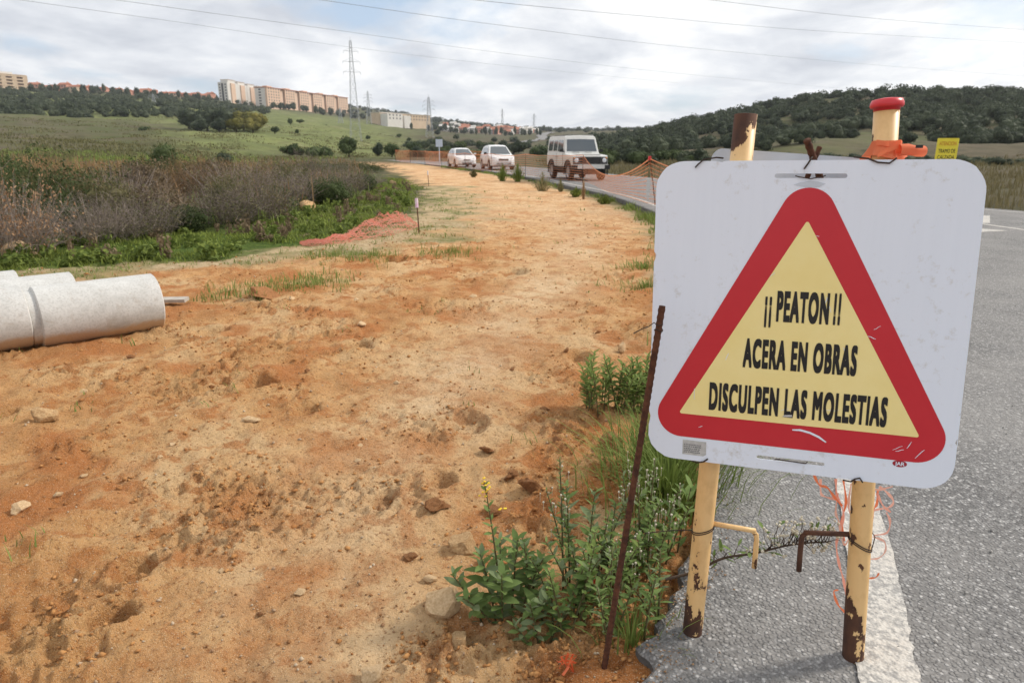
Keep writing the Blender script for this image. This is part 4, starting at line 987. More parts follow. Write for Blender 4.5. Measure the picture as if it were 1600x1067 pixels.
def crumbs():
    n = 90000; r_ = 0.8 * (16 / 0.8) ** RNG.random(n); a = RNG.uniform(-0.68, 0.62, n); x = r_ * np.sin(a); y = r_ * np.cos(a)
    d, dry, pale, mead, red = zones(x, y); rough = (np.clip(fbm(x * 1.3 + 9, y * 1.3 + 2, 3) * 1.3 + 0.25, 0.06, 1)) * (1 - 0.8 * pale) * np.clip(fbm(x * 6, y * 6, 2) * .9 + .6, .1, 1)
    keep = (x < x_edge(y) - 0.03) & (x > x_dirt(y)) & (RNG.random(n) < rough); x, y = x[keep], y[keep]
    s = (0.0024 + 0.011 * RNG.random(len(x)) ** 3.2) * (1 + np.hypot(x, y) * 0.09)
    lumps('earth_crumbs', x, y, gzf(x, y), s, CRUMB, 'crumbly orange soil lumps churned up on the track', 'soil crumbs')
    n = 5200; y = 0.75 * (9 / 0.75) ** RNG.random(n); x = x_edge(y) + np.abs(RNG.normal(size=n)) * (.035 + .03 * (1 + fbm(y * 2.5, y * 0 + 3, 2))); s = (0.0011 + 0.004 * RNG.random(n) ** 4) * (1 + y * .08)
    lumps('spilled_soil', x, y, np.full(n, 0.0), s, leafmat('spilled', (0.16, 0.085, 0.045), (0.33, 0.21, 0.12), transl=0.0, rough=1.0, scale=20), 'soil and grit spilled onto the broken asphalt edge', 'soil crumbs')
crumbs()
def road_chips():
    n = 1500; y = 0.9 * (14 / 0.9) ** RNG.random(n); x = x_edge(y) + RNG.random(n) ** 1.5 * 3.5; s = (0.0022 + 0.005 * RNG.random(n) ** 3) * (1 + y * 0.08)
    t = np.array([(1,0,0),(-1,0,0),(0,1,0),(0,-1,0),(0,0,1),(0,0,-0.6)], float); f = np.array([(0,2,4),(2,1,4),(1,3,4),(3,0,4),(2,0,5),(1,2,5),(3,1,5),(0,3,5)])
    q = RNG.uniform(0.5, 1.1, (n, 3)); V = t[None] * (s[:, None] * q)[:, None, :] + np.stack([x, y, 0.001 + s * 0.3], -1)[:, None, :]
    m = leafmat('road_grit', (0.24, 0.23, 0.22), (0.60, 0.57, 0.53), transl=0.0, rough=0.95, scale=30)
    o = link('road_grit', mesh_arr('road_grit', V.reshape(-1, 3), (f[None] + (np.arange(n) * 6)[:, None, None]).reshape(-1, 3), m)); tag(o, 'loose pale grit along the asphalt edge', 'gravel', kind='stuff')
road_chips()

# ------------------------------------------------------------------ orange safety netting, stakes
def stake(name, p, h, label, m=None, group=None, r=0.012, lean=(0, 0)):
    t = empty(name, p, label=label, cat='stake', group=group)
    MB().tube([(0, 0, -0.15), (lean[0] * .5, lean[1] * .5, h * .5), (lean[0], lean[1], h)], r, 8).build('rod', m or M['rust'], t)
    return t
def net_section(A, B, hA, hB, sag, label, m, rows=11, cols=None, bottom=0.06, w=0.011, group='orange safety netting along the road'):
    A, B = Vector(A), Vector(B); L = (B - A).length; d = (B - A) / L; nrm = Vector((-d.y, d.x, 0)); n = 26; b = MB()
    def top(t): return hA * (1 - t) + hB * t - sag * 4 * t * (1 - t)
    def pt(t, k):
        zt = top(t); zb = bottom + 0.02 * math.sin(9 * t); z = zb + (zt - zb) * k
        return A + d * L * t + nrm * (0.10 * math.sin(5 * t + 3 * k) * (1 - k)) + Vector((0, 0, z))
    for r_ in range(rows):
        k = r_ / (rows - 1); pts = [pt(i / n, k) for i in range(n + 1)]; b.ribbon(pts, w * (2.2 if r_ == rows - 1 else 1.0), side=Vector((0, 0, 1)))
    cols = cols or int(L / 0.09)
    for c in range(cols + 1):
        t = c / cols; pts = [pt(t + 0.004 * math.sin(4 * k_ + c), k_) for k_ in (0, .25, .5, .75, 1)]; b.ribbon(pts, w * 0.55, side=d)
    o = b.build('safety_net', m, None); o.location = A; o.data.transform(Matrix.Translation(-A)); return tag(o, label, 'safety net', group)
NP = [G(1025, 321), G(910, 286), G(821, 275.5), G(768, 268.5), G(727, 264.5), G(690, 260.6), G(664, 257.4)]
HT = [1.16, 1.14, 1.12, 1.1, 1.1, 1.15, 1.2]
NP0 = Vector((3.95, 9.0, 0))
for i, (p, h) in enumerate(zip(NP, HT)):
    s_ = stake('net_stake', p, h, 'thin rusty stake holding orange netting at the road edge', group='stakes of the roadside netting', lean=((-0.22, 0.0) if i == 0 else (0, 0)))
    if i == 0: MB().box((-0.225, 0, h + 0.01), (0.07, 0.07, 0.10)).build('red_cap', M['redcap'], s_)
S_NET = (0.62, 0.06, 0.10, 0.08, 0.1, 0.06)
names = ('orange safety net sagging low between the first stakes in front of the boxy off-roader', 'orange safety net across the side of the boxy off-roader', 'orange safety net between the crossover and the off-roader',
         'orange safety net in front of the white crossover', 'orange safety net in front of the white hatchback', 'orange safety net at the far bend behind the hatchback')
for i in range(6):
    A = NP[i].copy(); B = NP[i + 1].copy()
    if i == 0: A.x -= 0.22
    net_section(A, B, HT[i], HT[i + 1], S_NET[i], names[i], M['net'], w=(0.017, 0.013, 0.014, 0.014, 0.016, 0.022)[i], cols=int((B - A).length / (0.16 + 0.08 * i)))
A = NP[0].copy(); A.x -= 0.22
net_section(A, Vector((4.25, 12.2, 0)), HT[0], 0.85, 0.12, 'orange safety net hanging from the capped stake towards the sign', M['net'])
stake('net_stake', (4.25, 12.2, 0), 0.9, 'thin rusty stake ending the netting behind the white sign', group='stakes of the roadside netting')
# netting on the outside of the bend
q = [G(652, 257.5), G(640, 254.5), G(690, 250.0), G(760, 251.0)]
q = [Vector((-10.3, 71.5, 0)), Vector((-12.6, 76.5, 0)), Vector((-5.2, 79.0, 0)), Vector((-2.4, 74.0, 0))]
for i in range(len(q) - 1):
    net_section(q[i], q[i + 1], 1.25, 1.2, 0.12, 'dense orange netting round the outside of the bend behind the hatchback', M['net'], rows=10, w=0.024, cols=int((q[i+1] - q[i]).length / 0.6), group='netting round the bend')
    stake('net_stake', q[i], 1.35, 'thin stake of the netting round the bend', group='stakes round the bend', r=0.02)
# collapsed heap of netting and survey stakes on the left
def net_heap():
    P = [G(x, y, -0.07) for x, y in ((470, 379), (510, 376), (550, 369), (585, 361), (612, 353), (634, 343))]; t = spline([(p.x, p.y) for p in P], 10); n = len(t)
    m = 42; V = []; F = []
    wid = np.interp(np.linspace(0, 1, n), [0, .25, .5, .72, .9, 1], [.08, .16, .32, .50, .42, .12]); hei = np.interp(np.linspace(0, 1, n), [0, .2, .5, .75, .92, 1], [.03, .08, .20, .32, .24, .05])
    dt = np.gradient(t, axis=0); dt /= np.linalg.norm(dt, axis=1)[:, None]
    b = MB(); g = []; sv = np.linspace(-1, 1, m); gx = t[:, :1] - dt[:, 1:] * sv * wid[:, None]; gy = t[:, 1:] + dt[:, :1] * sv * wid[:, None]; GZ = ground_z(gx.ravel(), gy.ravel()).reshape(n, m); GN = fbm(gx * 4, gy * 2.2, 3)
    for i in range(n):
        row = []
        for j in range(m):
            s = j / (m - 1) * 2 - 1; x = t[i, 0] - dt[i, 1] * s * wid[i]; y = t[i, 1] + dt[i, 0] * s * wid[i]
            z = GZ[i, j] + 0.02 + hei[i] * max(0, 1 - s * s) * (0.75 + 0.5 * GN[i, j]) + 0.02 * math.sin(j * 1.1 + i * .8)
            row.append(Vector((x, y, z)))
        g.append(row)
    for j in range(0, m, 2): b.ribbon([g[i][j] for i in range(n)], 0.010, side=Vector((0.3, -0.4, 1)))
    for i in range(0, n): b.ribbon(g[i], 0.009, side=Vector((0.5, 0.2, 1)))
    for i in range(n - 1):
        for j in range(m - 1):
            if (i * 7 + j * 3) % 5 < 2: b.ribbon([g[i][j], g[i + 1][j + 1]], 0.010, side=Vector((0.3, -0.2, 1)))
    o = b.build('net_heap', M['netpink'], None); tag(o, 'crumpled heap of faded red netting on the grassy verge', 'netting')
net_heap()
for (x, y, h, lab, r_) in ((655, 362, 0.62, 'rusty survey stake with pink and white painted top beside the netting heap', 0.011), (670, 290, 0.62, 'thin survey stake with white top further along the track', 0.012)):
    p = G(x, y, -0.1); p.z = gz(p.x, p.y); s_ = stake('survey_stake', p, h, lab, r=r_, lean=(-0.03, 0))
    MB().tube([(-0.026, 0, h - 0.16), (-0.031, 0, h + 0.01)], r_ * 2.6 if y > 300 else r_ * 2, 10).build('painted_top', simple('pink_paint_%d' % x, (0.72, 0.35, 0.62) if y > 300 else (.7, .68, .7), (0.8, 0.75, 0.8), 14, 0.6), s_)
# ------------------------------------------------------------------ vehicles (x across, y forward, z up)
def tab(t): 
    a = np.array(t, float); return lambda y: float(np.interp(y, a[:, 0], a[:, 1]))
def make_car(name, label, s, loc, heading):
    t = empty(name, loc, math.atan2(-heading[0], heading[1]), label, 'car', 'vehicles queued on the road')
    zt, hw, zl0 = tab(s['top']), tab(s['half']), tab(s['low']); L0, L1 = s['ends']; wr_, aR = s['wheel'], s['arch']
    ys = sorted(set([round(v, 3) for v in np.linspace(L0, L1, 46)] + [c + k * aR for c in s['axles'] for k in (-1.001, -.999, -.92, -.75, -.5, -.25, 0, .25, .5, .75, .92, .999, 1.001)]))
    V = []; F = []; n = 0
    for y in ys:
        w, a, b = hw(y), zl0(y), zt(y)
        for c in s['axles']:
            if abs(y - c) < aR: a = max(a, wr_ + math.sqrt(max(0, aR * aR - (y - c) ** 2)) * 0.98)
        a = min(a, b - 0.06); h = b - a; r = s['round']
        half = [(0, a), (.80 * w, a), (.975 * w, a + .08 * h), (w, a + .35 * h), (w * (1 - .2 * r), a + .7 * h), (w * (1 - .5 * r), b - .06 * h), (w * (1 - 1.2 * r), b), (w * .5, b + s['crown'] * .7), (0, b + s['crown'])]
        ring = [(x, y, z) for x, z in half] + [(-x, y, z) for x, z in half[-2:0:-1]]; n = len(ring); V += ring
    for i in range(len(ys) - 1):
        for k in range(n): F.append((i*n+k, i*n+(k+1) % n, (i+1)*n+(k+1) % n, (i+1)*n+k))
    F.append(tuple(range(n))); F.append(tuple(reversed(range((len(ys)-1)*n, len(ys)*n))))
    F = [tuple(reversed(f)) for f in F]
    body = MB().add(V, F).build('body', s['paint'], t, smooth=True); body.modifiers.new('edges', 'EDGE_SPLIT').split_angle = R_(38)
    MB().box((0, (L0 + L1) / 2, wr_ + 0.05), (hw(0) * 1.45, (L1 - L0) * .9, 0.35)).build('underbody', M['blackpl'], t)
    # greenhouse
    rt = tab(s['roof']); y0, y1 = s['roof'][0][0], s['roof'][-1][0]; wb = lambda y: hw(y) * s['belt_w']; wr2 = s['roof_w']
    gy = sorted(set(list(np.linspace(y0, y1, 24)) + [q[0] for q in s['roof']])); V = []; F = []
    for y in gy:
        zb = zt(y) - .03; z1 = max(rt(y), zb + .012); full = s['roof_h'] - zb; f = (z1 - zb) / full; x1 = wb(y) + (wr2 - wb(y)) * f; e = min(.07, (z1 - zb) * .3)
        half = [(wb(y), zb), (wb(y) + (x1 - wb(y)) * .5, zb + (z1 - zb) * .5), (x1, z1 - e), (x1 - e * .35, z1 - e * .3), (x1 - e * 1.1, z1), (0, z1 + .02 * f)]
        ring = [(x, y, z) for x, z in half] + [(-x, y, z) for x, z in half[-2::-1]]; n = len(ring); V += ring
    for i in range(len(gy) - 1):
        for k in range(n - 1): F.append((i*n+k, (i+1)*n+k, (i+1)*n+k+1, i*n+k+1))
    F.append(tuple(reversed(range(n)))); F.append(tuple(range((len(gy)-1)*n, len(gy)*n)))
    cab = MB().add(V, F).build('cabin', s['paint'], t, smooth=True); cab.modifiers.new('edges', 'EDGE_SPLIT').split_angle = R_(35)
    def screen(nm, ya, yb, inset):
        b = MB(); g = []; k = 6
        for i in range(k + 1):
            y = ya + (yb - ya) * i / k; zb = zt(y) - .03; z = rt(y); f = (z - zb) / (s['roof_h'] - zb); x = (wb(y) + (wr2 - wb(y)) * f) - inset
            dz = rt(y + .01) - rt(y - .01); nn = Vector((0, -dz, .02)).normalized() * .010
            g.append([Vector((x * u, y, z + .02 * f * (1 - abs(u)))) + nn for u in (-1, -.5, 0, .5, 1)])
        V = [p for r_ in g for p in r_]; b.add(V, [(i*5+j, i*5+j+1, (i+1)*5+j+1, (i+1)*5+j) for i in range(k) for j in range(4)]); return b.build(nm, M['glass'], t, smooth=True)
    screen('windscreen', *s['ws'], .10)
    if 'rs' in s: screen('rear_window', *s['rs'], .12)
    for poly in s['side']:
        for sg in (-1, 1):
            P = []
            for y, z in poly:
                zb = zt(y) - .03; f = (z - zb) / (s['roof_h'] - zb); P.append((sg * (wb(y) + (wr2 - wb(y)) * f + .010), y, z))
            MB().add(P, [tuple(range(len(P))) if sg > 0 else tuple(reversed(range(len(P))))]).build('side_window', M['glass'], t)
    for c in s['axles']:
        for sg in (-1, 1):
            w = wr_; T = Matrix.Translation((sg * (hw(c) - .12), c, w)) @ Matrix.Rotation(sg * math.pi / 2, 4, 'Y')
            wh = MB().lathe([(w * .62, -.10), (w * .9, -.11), (w * .985, -.085), (w, -.03), (w, .05), (w * .975, .09), (w * .88, .115), (w * .66, .105), (w * .62, .09)], 30, M=T).build('wheel', M['tyre'], t, smooth=True)
            MB().lathe([(w * .64, .10), (w * .60, .085), (w * .5, .05), (w * .25, .07), (w * .2, .085), (0, .085)], 30, M=T).build('rim', M['rim'], wh, smooth=True)
            sp_ = MB()
            for k in range(5):
                a = 2 * math.pi * k / 5; Mx = T @ Matrix.Rotation(a, 4, 'Z') @ Matrix.Translation((w * .38, 0, .082)); sp_.box((0, 0, 0), (w * .46, w * .13, .02), M=Mx)
            sp_.build('spokes', M['rim'], wh)
    # mirrors
    for sg in (-1, 1):
        my, mz = s['mirror']; mm = MB().box((sg * (hw(my) + .10), my, mz), (.17, .10, .14)).box((sg * (hw(my) - .02), my + .02, mz - .05), (.16, .04, .04)).build('mirror', M['blackpl'] if s.get('mirror_black') else s['paint'], t)
    return t
def P_(px_, Y): return Vector(((px_ - 800) * Y / 1096.0, Y, 0.003))

# white boxy off-roader
lr = dict(top=[(-2.25, 1.20), (.78, 1.20), (.86, 1.17), (1.95, 1.10), (2.05, 1.07)], half=[(-2.25, .84), (-2.1, .86), (1.9, .86), (2.05, .83)], low=[(-2.25, .55), (2.05, .56)], ends=(-2.25, 2.05), wheel=.40, arch=.50, axles=(-1.35, 1.42),
          round=.02, crown=.012, paint=M['old_white'], belt_w=.975, roof_w=.74, roof_h=2.0, roof=[(-2.22, 1.9), (-2.15, 1.975), (-1.9, 2.0), (.30, 1.99), (.50, 1.94), (.84, 1.19)], ws=(.80, .56),
          side=[[(-2.02, 1.30), (-1.30, 1.30), (-1.30, 1.78), (-2.02, 1.78)], [(-1.14, 1.30), (-.50, 1.30), (-.50, 1.78), (-1.14, 1.78)], [(-.36, 1.28), (.50, 1.28), (.42, 1.78), (-.36, 1.78)]], mirror=(.72, 1.32), mirror_black=True)
LRO = make_car('offroad_car', 'boxy old white off-road car with black grille behind orange netting', lr, P_(922, 31.6) - Vector((.213, -.977, 0)) * 2.1, (.213, -.977))
b = MB(); b.box((0, 2.055, .89), (.98, .05, .30)); b.build('grille', M['blackpl'], LRO)
b = MB(); [b.box((0, 2.085, .78 + .055 * i), (.86, .02, .018)) for i in range(5)]; b.build('grille_bars', simple('grille_grey', (.05, .05, .05), None, 5), LRO)
MB().box((.13, 2.088, .80), (.09, .012, .05)).build('badge', M['chrome'], LRO)
for sg in (-1, 1):
    MB().box((sg * .655, 2.05, .88), (.30, .05, .30)).build('lamp_panel', simple('lamp_panel%d' % sg, (.045, .045, .048), None, 5), LRO)
    T = Matrix.Translation((sg * .655, 2.075, .90)) @ Matrix.Rotation(-math.pi / 2, 4, 'X')
    MB().lathe([(.10, 0), (.098, .02), (.085, .028), (.05, .04), (0, .046)], 22, M=T).build('headlight', M['lamp'], LRO, smooth=True)
    T = Matrix.Translation((sg * .745, 2.075, 1.0)) @ Matrix.Rotation(-math.pi / 2, 4, 'X'); MB().lathe([(.035, 0), (.034, .02), (0, .03)], 14, M=T).build('indicator', M['amber'], LRO, smooth=True)
    for c, r0 in ((-1.35, .5), (1.42, .5)):
        pts = [(sg * .875, c + r0 * math.cos(a), .40 + r0 * math.sin(a)) for a in [math.pi * k / 12 for k in range(-1, 14)]]
        MB().ribbon(pts, .07, side=Vector((1, 0, 0))).tube([(p[0] + sg * .01, p[1], p[2]) for p in pts], .022, 6).build('wheel_arch', M['blackpl'], LRO)
    for y in (-.43, .60): MB().box((sg * .868, y, .88), (.006, .012, .62)).build('door_gap', M['blackpl'], LRO)
    for y in (-.55, -.28): MB().box((sg * .878, y, 1.05), (.03, .12, .03)).build('door_handle', M['blackpl'], LRO)
    MB().box((sg * .30, .84, 1.24), (.34, .012, .012)).build('wiper', M['blackpl'], LRO, rot=None)
    MB().box((sg * .80, -.05, .48), (.12, 1.5, .05)).build('side_step', M['blackpl'], LRO)
MB().box((0, 2.14, .62), (1.66, .13, .17)).build('bumper', M['old_white'], LRO)
for sg in (-1, 1): MB().box((sg * .76, 2.15, .60), (.24, .16, .19)).build('bumper_end', M['blackpl'], LRO)
MB().box((0, 2.215, .62), (.52, .012, .11)).build('number_plate', simple('plate', (.62, .62, .60), None, 5), LRO)
MB().box((0, 1.40, 1.145), (1.05, 1.10, .05)).build('bonnet', M['old_white'], LRO)
b = MB(); b.box((0, -.9, 2.025), (1.42, 2.5, .012)); b.build('roof_ribs', M['old_white'], LRO)
MB().box((-.70, -1.75, 1.89), (.16, .5, .06)).build('roof_vent', simple('vent_grey', (.25, .25, .28), None, 5), LRO)
MB().box((0, -2.33, 1.15), (.7, .2, .7)).build('spare_wheel', M['tyre'], LRO)

# white crossover
mk = dict(top=[(-2.13, .80), (-2.05, .98), (-1.9, 1.05), (.85, 1.02), (1.25, .985), (1.75, .90), (2.02, .78), (2.13, .62)], half=[(-2.13, .70), (-2.0, .82), (-1.6, .885), (1.3, .885), (1.8, .83), (2.02, .72), (2.13, .55)],
          low=[(-2.13, .42), (-1.9, .26), (1.85, .24), (2.13, .36)], ends=(-2.13, 2.13), wheel=.34, arch=.40, axles=(-1.28, 1.27), round=.05, crown=.02, paint=M['white_paint'], belt_w=.93, roof_w=.60, roof_h=1.64,
          roof=[(-2.02, 1.02), (-1.95, 1.30), (-1.78, 1.52), (-1.4, 1.60), (-.4, 1.645), (.10, 1.61), (.35, 1.54), (1.15, .985)], ws=(1.08, .36), rs=(-1.97, -1.72),
          side=[[(-1.55, 1.12), (-.72, 1.08), (-.72, 1.50), (-1.35, 1.48)], [(-.62, 1.08), (.22, 1.06), (.22, 1.47), (-.62, 1.50)], [(.30, 1.06), (.78, 1.05), (.36, 1.40)]], mirror=(.72, 1.10), mirror_black=True)
MK = make_car('crossover_car', 'white rounded crossover car between the hatchback and the off-roader', mk, P_(787, 47.5) - Vector((.23, -.973, 0)) * 2.1, (.23, -.973))
hb = dict(top=[(-2.0, .72), (-1.92, .90), (-1.7, .96), (.85, .92), (1.3, .86), (1.75, .76), (1.95, .64), (2.03, .52)], half=[(-2.0, .66), (-1.85, .78), (-1.5, .85), (1.2, .85), (1.7, .80), (1.93, .70), (2.03, .54)],
          low=[(-2.0, .36), (-1.8, .20), (1.75, .18), (2.03, .28)], ends=(-2.0, 2.03), wheel=.305, arch=.36, axles=(-1.22, 1.23), round=.05, crown=.02, paint=M['white_paint'], belt_w=.93, roof_w=.56, roof_h=1.44,
          roof=[(-1.9, .93), (-1.78, 1.18), (-1.55, 1.36), (-1.1, 1.42), (-.3, 1.445), (.05, 1.42), (.25, 1.36), (1.12, .87)], ws=(1.04, .27), rs=(-1.84, -1.5),
          side=[[(-1.40, 1.02), (-.60, .99), (-.60, 1.32), (-1.15, 1.31)], [(-.50, .99), (.18, .97), (.14, 1.31), (-.50, 1.33)], [(.26, .97), (.70, .96), (.28, 1.24)]], mirror=(.66, 1.0))
HB = make_car('hatchback_car', 'white low hatchback car last in the queue', hb, P_(730, 54.5) - Vector((.275, -.961, 0)) * 2.0, (.275, -.961))
for car, yf, z0, w, gw, gh in ((MK, 2.10, .62, .60, .66, .13), (HB, 2.0, .50, .58, .5, .09)):
    MB().box((0, yf - .02, z0 + .06), (gw, .10, gh)).build('grille', M['blackpl'], car)
    MB().box((0, yf + .035, z0 + .075), (gw * .9, .01, .02)).build('grille_bar', M['chrome'], car)
    MB().box((0, yf - .03, z0 - .20), (gw * 1.5, .12, .12)).build('lower_intake', M['blackpl'], car)
    MB().box((0, yf + .04, z0 - .07), (.50, .012, .10)).build('number_plate', simple('plate_white_%s' % car.name, (.66, .66, .64), None, 5), car)
    for sg in (-1, 1):
        p = [(sg * (w + .16), yf - .34, z0 + .27), (sg * (w - .04), yf - .13, z0 + .20), (sg * (w - .13), yf - .06, z0 + .11), (sg * (w + .08), yf - .13, z0 + .09), (sg * (w + .20), yf - .33, z0 + .17)]
        c = Vector((sg * w, yf - .2, z0 + .16)); q = [Vector(a) + Vector((sg * .02, .045, .02)) for a in p]
        MB().add(q + [c + Vector((0, -.1, -.02))], [(0, 1, 2, 3, 4) if sg < 0 else (4, 3, 2, 1, 0)]).build('headlight', M['lamp'], car)
        for k in (0,): MB().box((sg * (w + .02), yf - .06, z0 - .18), (.14, .06, .07)).build('fog_light', M['lamp'], car)
        b = MB(); yy = .28 if car is MK else .2
        for y in (-.66 if car is MK else -.55, yy + .06): b.box((sg * (.888 if car is MK else .852), y, .68), (.004, .012, .5))
        b.build('door_gap', M['blackpl'], car)
    if car is MK:
        for sg in (-1, 1): MB().box((sg * .87, 0, .30), (.05, 1.9, .16)).build('sill_trim', M['blackpl'], car)
# ------------------------------------------------------------------ plants
def leaf_quads(n, cen, nrm_dir, size, aspect=0.5, jitter=1.0):
    """n leaf cards at cen (n,3); nrm_dir (n,3) rough outward direction; size (n,) -> V, F (two triangles folded into a diamond)"""
    d = nrm_dir + RNG.normal(size=(n, 3)) * jitter; d /= np.linalg.norm(d, axis=1)[:, None] + 1e-9
    t = np.cross(d, RNG.normal(size=(n, 3))); t /= np.linalg.norm(t, axis=1)[:, None] + 1e-9; u = np.cross(d, t)
    s = size[:, None]
    V = np.stack([cen - t * s, cen - u * s * aspect + d * s * .15, cen + t * s, cen + u * s * aspect + d * s * .15], 1)
    F = (np.arange(n) * 4)[:, None] + np.array([[0, 1, 2, 3]])
    return V.reshape(-1, 3), F
def crown_mesh(name, m, seed, n=520, blobs=9, leaf=0.085, squash=0.8, core=True, aspect=0.55, ncore=99, ck=.80):
    """unit crown: radius about 1, foot at z=0, uneven clumps of leaves"""
    rs = np.random.default_rng(seed); B = rs.normal(size=(blobs, 3)); B /= np.linalg.norm(B, axis=1)[:, None]; B *= (rs.random((blobs, 1)) ** .5) * .62; br = rs.uniform(.30, .52, blobs)
    B[:, 2] = np.abs(B[:, 2]) * 0.9
    k = rs.integers(0, blobs, n); dr = rs.normal(size=(n, 3)); dr /= np.linalg.norm(dr, axis=1)[:, None]; c = B[k] + dr * (br[k] * rs.uniform(.72, 1.10, n))[:, None]
    c[:, 2] = (c[:, 2] + .42) * squash; ok = c[:, 2] > -0.02; c, dr = c[ok], dr[ok]
    V, F = leaf_quads(len(c), c, dr, leaf * rs.uniform(.6, 1.4, len(c)), aspect, .6)
    if core:
        for i in range(min(blobs, ncore)):
            bm = bmesh.new(); bmesh.ops.create_icosphere(bm, subdivisions=1, radius=br[i] * ck)
            vv = np.array([v.co[:] for v in bm.verts]) * rs.uniform(.85, 1.1, (len(bm.verts), 1)) + B[i]; vv[:, 2] = (vv[:, 2] + .42) * squash
            ff = np.array([[v.index for v in f.verts] + [f.verts[2].index] for f in bm.faces]); F = np.concatenate([F, ff[:, :4] + len(V)]); V = np.concatenate([V, vv]); bm.free()
    me = bpy.data.meshes.new(name); me.from_pydata(V.tolist(), [], [tuple(dict.fromkeys(f)) for f in F.tolist()]); me.materials.append(m); return me
def trunk_mesh(name, h=0.5, seed=0):
    b = MB(); rs = random.Random(seed); b.tube([(0, 0, -.15), (rs.uniform(-.03, .03), .02, h * .5), (rs.uniform(-.06, .06), rs.uniform(-.06, .06), h)], [.075, .055, .04], 7)
    for k in range(4):
        a = k * 1.6 + rs.random(); b.tube([(0, 0, h * .55), (.18 * math.cos(a), .18 * math.sin(a), h * .9), (.38 * math.cos(a), .38 * math.sin(a), h * 1.25)], [.035, .025, .012], 5)
    return mesh_from(name, b.v, b.f, M['bark'])
CR = {k: [crown_mesh('crown_%s_%d' % (k, i), M[k], 30 + i + 7 * len(k), 950, 11 + i, .052) for i in range(4)] for k in ('olive', 'bush', 'yolive')}
TR = [trunk_mesh('trunk_%d' % i, .5, i) for i in range(3)]
def tree(x, y, R, H, kind, label, cat='tree', group=None, name='olive_tree', lift=0.05, z=None):
    z = gz(x, y) if z is None else z; i = int(abs(x * 13 + y * 7)) % 4
    t = empty(name, (x, y, z), (x * 1.7) % 6.28, label, cat, group); t.scale = (R, R, R)
    k = H / R / 1.15
    link('trunk', TR[i % 3], t, scale=(1, 1, max(.4, k * .6 + lift))); link('crown', CR[kind][i], t, loc=(0, 0, lift * k), scale=(1, 1, k * (1 - lift * .6))); return t
def shrub(x, y, R, H, kind, label, cat='bush', group=None, name='bush'):
    i = int(abs(x * 13 + y * 7)) % 4; o = link(name, CR[kind][i], None, (x, y, gz(x, y) - .05 * H), (0, 0, (x * 1.7) % 6.28), (R, R, H / 1.0)); return tag(o, label, cat, group)

# trees that can be told apart in the middle distance: picture column, picture row of the foot, bearing distance, width and height in px
def at_r(px_, r): a = math.atan((px_ - 800) / 1108.6); return r * math.sin(a), r * math.cos(a)
def spx(r): return r / 1163.0
for (c, r, w, h, kind, lab) in ((545, 105, 46, 38, 'bush', 'large round dark tree standing in front of the tall pylon'), (455, 100, 46, 26, 'bush', 'low wide dark bush at the foot of the meadow beside the broad grey green bush'), (498, 98, 54, 30, 'bush', 'broad grey green bush touching the large round tree'),
        (590, 120, 30, 26, 'olive', 'small grey green bush between the round tree and the track end'), (612, 118, 34, 28, 'bush', 'dark bush beside the track end'), (648, 170, 26, 22, 'bush', 'round dark bush on the lower meadow'), (255, 46, 66, 56, 'bush', 'big dark feathery bush rising out of the dry reeds'),
        (346, 62, 44, 26, 'olive', 'small dull green bush at the end of the reeds'), (231, 260, 22, 11, 'bush', 'small dark lone bush in the wide dull field'), (432, 255, 17, 14, 'bush', 'small round bush at the bottom of the bright meadow'), (466, 290, 8, 9, 'bush', 'tiny lone tree on the bright meadow'),
        (457, 390, 10, 13, 'bush', 'small dark tree high on the bright meadow'), (472, 400, 16, 8, 'bush', 'flat bush high on the bright meadow'), (512, 410, 12, 8, 'bush', 'pair of dark bushes under the apartment blocks'), (576, 330, 12, 9, 'bush', 'small bush close behind the tall pylon'),
        (625, 360, 12, 8, 'bush', 'small bush on the ridge of the lower meadow'), (640, 350, 10, 8, 'bush', 'small round bush below the long white building')):
    x, y = at_r(c, r); s_ = spx(r); tree(x, y, w * s_ * .5, h * s_, kind, lab, name='tree')
for i, (c, r, w, h, kind) in enumerate(((300, 300, 40, 34, 'olive'), (328, 296, 44, 38, 'olive'), (356, 292, 46, 38, 'olive'), (384, 288, 44, 36, 'yolive'), (405, 284, 36, 30, 'yolive'), (315, 285, 36, 24, 'olive'), (345, 282, 36, 24, 'olive'), (372, 280, 34, 24, 'yolive'), (398, 278, 30, 22, 'yolive'))):
    x, y = at_r(c, r); s_ = spx(r); tree(x, y, w * s_ * .56, h * s_, kind, 'yellowing tree at one end of the grove in the field' if kind == 'yolive' else 'dull green tree of the grove in the field', group='yellowing trees of the grove' if kind == 'yolive' else 'green trees of the grove', name='tree')
